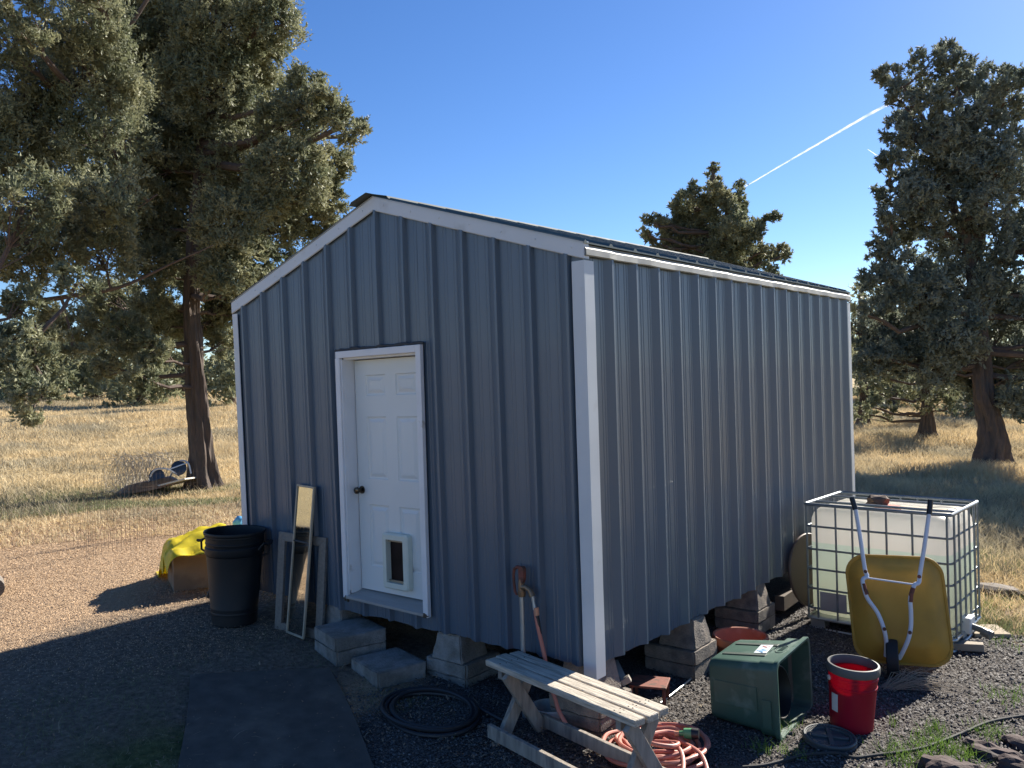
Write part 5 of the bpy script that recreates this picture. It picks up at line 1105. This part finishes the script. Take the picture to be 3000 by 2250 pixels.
# green-grey foreground grass
x, y, D = wedge(42000, 3.2, 7.4, -34, -4, rng); 
onmat = (x > -2.9) & (x < -.3) & (y < -.45)
wgt = np.maximum(np.exp(-(((x+2.75)**2)/.25+((y+1.9)**2)/.5)), np.exp(-(((x+1.6)**2)/.5+((y+.42)**2)/.035))); wgt = np.maximum(wgt, .4*np.exp(-(((x+2.8)**2)/.6+((y+.35)**2)/.1)))
k = outside_shed(x, y, 0) & (rng.random(len(x)) < wgt*(.4+.6*clump(x, y, 5))); x, y, D = x[k], y[k], D[k]; blades('shaded_grass', x, y, D, .015+.035*rng.random(len(x)), .003+0*x, rng, m_dull, .8, ('short sparse grass in the shade before the shed', 'grass'))
x, y, D = wedge(5200, 3.3, 9.5, -34, 10, rng); k = outside_shed(x, y, 0) & (clump(x, y, 1.4, 7) > .3); x, y = x[k], y[k]
lying('leaf_litter', x, y, .012+.03*rng.random(len(x)), .006+.008*rng.random(len(x)), rng, mat('brown_leaf', (.24, .17, .11), .9, 0, .45, 8), 'small brown leaf litter and bark bits on the shaded ground')
# wood chips left, pebbles right
def chipsf(name, x, y, s, rng, m_, lab, cat):
    n = len(x); a = rng.random(n)*2*np.pi; u = np.stack([np.cos(a), np.sin(a), rng.normal(size=n)*.35], 1); v_ = np.stack([-np.sin(a), np.cos(a), rng.normal(size=n)*.35], 1)
    p = np.stack([x, y, gz(x, y)+.010+.35*s*rng.random(n)], 1); U = u*s[:, None]; Vv = v_*s[:, None]*(.3+.4*rng.random(n))[:, None]
    v = np.stack([p-U-Vv, p+U-Vv*.6, p+U*.8+Vv, p-U*.9+Vv], 1).reshape(-1, 3); o = np_mesh(name, v, np.arange(n*4).reshape(-1, 4), m_); tag(o, lab, cat, kind='stuff'); return o
m_chip = mat('wood_chip', (.50, .35, .215), .9, 0, .3, 40)
x, y, D = wedge(230000, 4.5, 16, -38, -12, rng, .75); k = outside_shed(x, y, .05) & (x < -2.9) & (rng.random(len(x)) < .12+.88*smooth(6.5, 9.5, D+1.2*clump(x, y, 2))); x, y, D = x[k], y[k], D[k]
chipsf('wood_chips', x, y, (.0022+.00036*D)*(.5+.9*rng.random(len(x))), rng, m_chip, 'tan wood chips and litter covering the yard left of the shed', 'wood chips')
m_peb = mat('dark_cinder', (.085, .078, .074), .85, 0, .5, 50, col2=(.22, .20, .18), c2scale=60, c2lo=.55, c2hi=.62)
def pebbles(name, x, y, s, rng, m_, lab):
    n = len(x); z = gz(x, y)+.008; b0 = np.array([[1, 0, 0], [-.2, 1, 0], [-1, -.1, 0], [.1, -1, 0], [0, 0, .8], [.0, .0, -.5]]); J = b0[None]+rng.normal(size=(n, 6, 3))*.22
    a = rng.random(n)*2*np.pi; ca, sa = np.cos(a), np.sin(a); X = J[..., 0]*ca[:, None]-J[..., 1]*sa[:, None]; Y = J[..., 0]*sa[:, None]+J[..., 1]*ca[:, None]
    v = np.stack([x[:, None]+X*s[:, None], y[:, None]+Y*s[:, None], z[:, None]+J[..., 2]*s[:, None]], -1).reshape(-1, 3)
    f0_ = np.array([[0, 1, 4], [1, 2, 4], [2, 3, 4], [3, 0, 4]]); f = (np.arange(n)[:, None, None]*6+f0_[None]).reshape(-1, 3); o = np_mesh(name, v, f, m_); tag(o, lab, 'gravel', kind='stuff'); return o
x, y, D = wedge(90000, 3.8, 10.5, -14, 38, rng, .8); k = outside_shed(x, y, -.3) & (x > -2.2) & (y+.35*x < 4.6) & (rng.random(len(x)) < smooth(-2.2, -.6, x)); x, y, D = x[k], y[k], D[k]
pebbles('cinder_gravel', x, y, (.0045+.0006*D)*(.5+1.3*rng.random(len(x))**2), rng, m_peb, 'dark cinder gravel covering the ground right of the shed')

# ------------------------------------------------------------------ contrails
m_con = bpy.data.materials.new('ice_cloud'); m_con.use_nodes = True; N = m_con.node_tree.nodes; L = m_con.node_tree.links; N.remove(N['Principled BSDF'])
df = N.new('ShaderNodeBsdfDiffuse'); df.inputs[0].default_value = (.9, .92, .95, 1); tl = N.new('ShaderNodeBsdfTranslucent'); tl.inputs[0].default_value = (.9, .92, .95, 1); ad = N.new('ShaderNodeMixShader'); ad.inputs[0].default_value = .6; L.new(df.outputs[0], ad.inputs[1]); L.new(tl.outputs[0], ad.inputs[2])
tp = N.new('ShaderNodeBsdfTransparent'); ms = N.new('ShaderNodeMixShader'); lw = N.new('ShaderNodeLayerWeight'); lw.inputs[0].default_value = .7; tc = N.new('ShaderNodeTexCoord'); nz = N.new('ShaderNodeTexNoise'); nz.inputs['Scale'].default_value = .02; nz.inputs['Detail'].default_value = 6; L.new(tc.outputs['Object'], nz.inputs[0])
mr = N.new('ShaderNodeMapRange'); mr.inputs[1].default_value = .35; mr.inputs[2].default_value = .75; mr.inputs[3].default_value = .35; mr.inputs[4].default_value = 1.0; L.new(nz.outputs[0], mr.inputs[0])
mu = N.new('ShaderNodeMath'); mu.operation = 'MAXIMUM'; L.new(lw.outputs['Facing'], mu.inputs[0]); L.new(mr.outputs[0], mu.inputs[1]); L.new(mu.outputs[0], ms.inputs[0]); L.new(ad.outputs[0], ms.inputs[1]); L.new(tp.outputs[0], ms.inputs[2]); L.new(ms.outputs[0], N['Material Output'].inputs[0])
def contrail(pts, rads, label, d=4000):
    mb = MB(); q = [PV(x, y, d=d) for x, y in pts]; n = 60; path = spline(q, n//(len(q)-1)); m_ = len(path); rr = random.Random(3)
    mb.tube([p+Vector((0, 0, rr.uniform(-.6, .6))) for p in path], [(rads[0]+(rads[1]-rads[0])*i/(m_-1))*rr.uniform(.9, 1.12) for i in range(m_)], 14, cap=False); tag(part('contrail', mb, m_con, None, smoothf=True), label, 'contrail', 'contrails in the sky')
contrail([(1605, 406), (1700, 350), (1800, 292), (1900, 235), (2005, 185)], (2.5, 9), 'long white contrail rising from the roof line toward the tall juniper')
contrail([(1874, 322), (1918, 352)], (1.2, 4), 'short thin contrail below the long one')
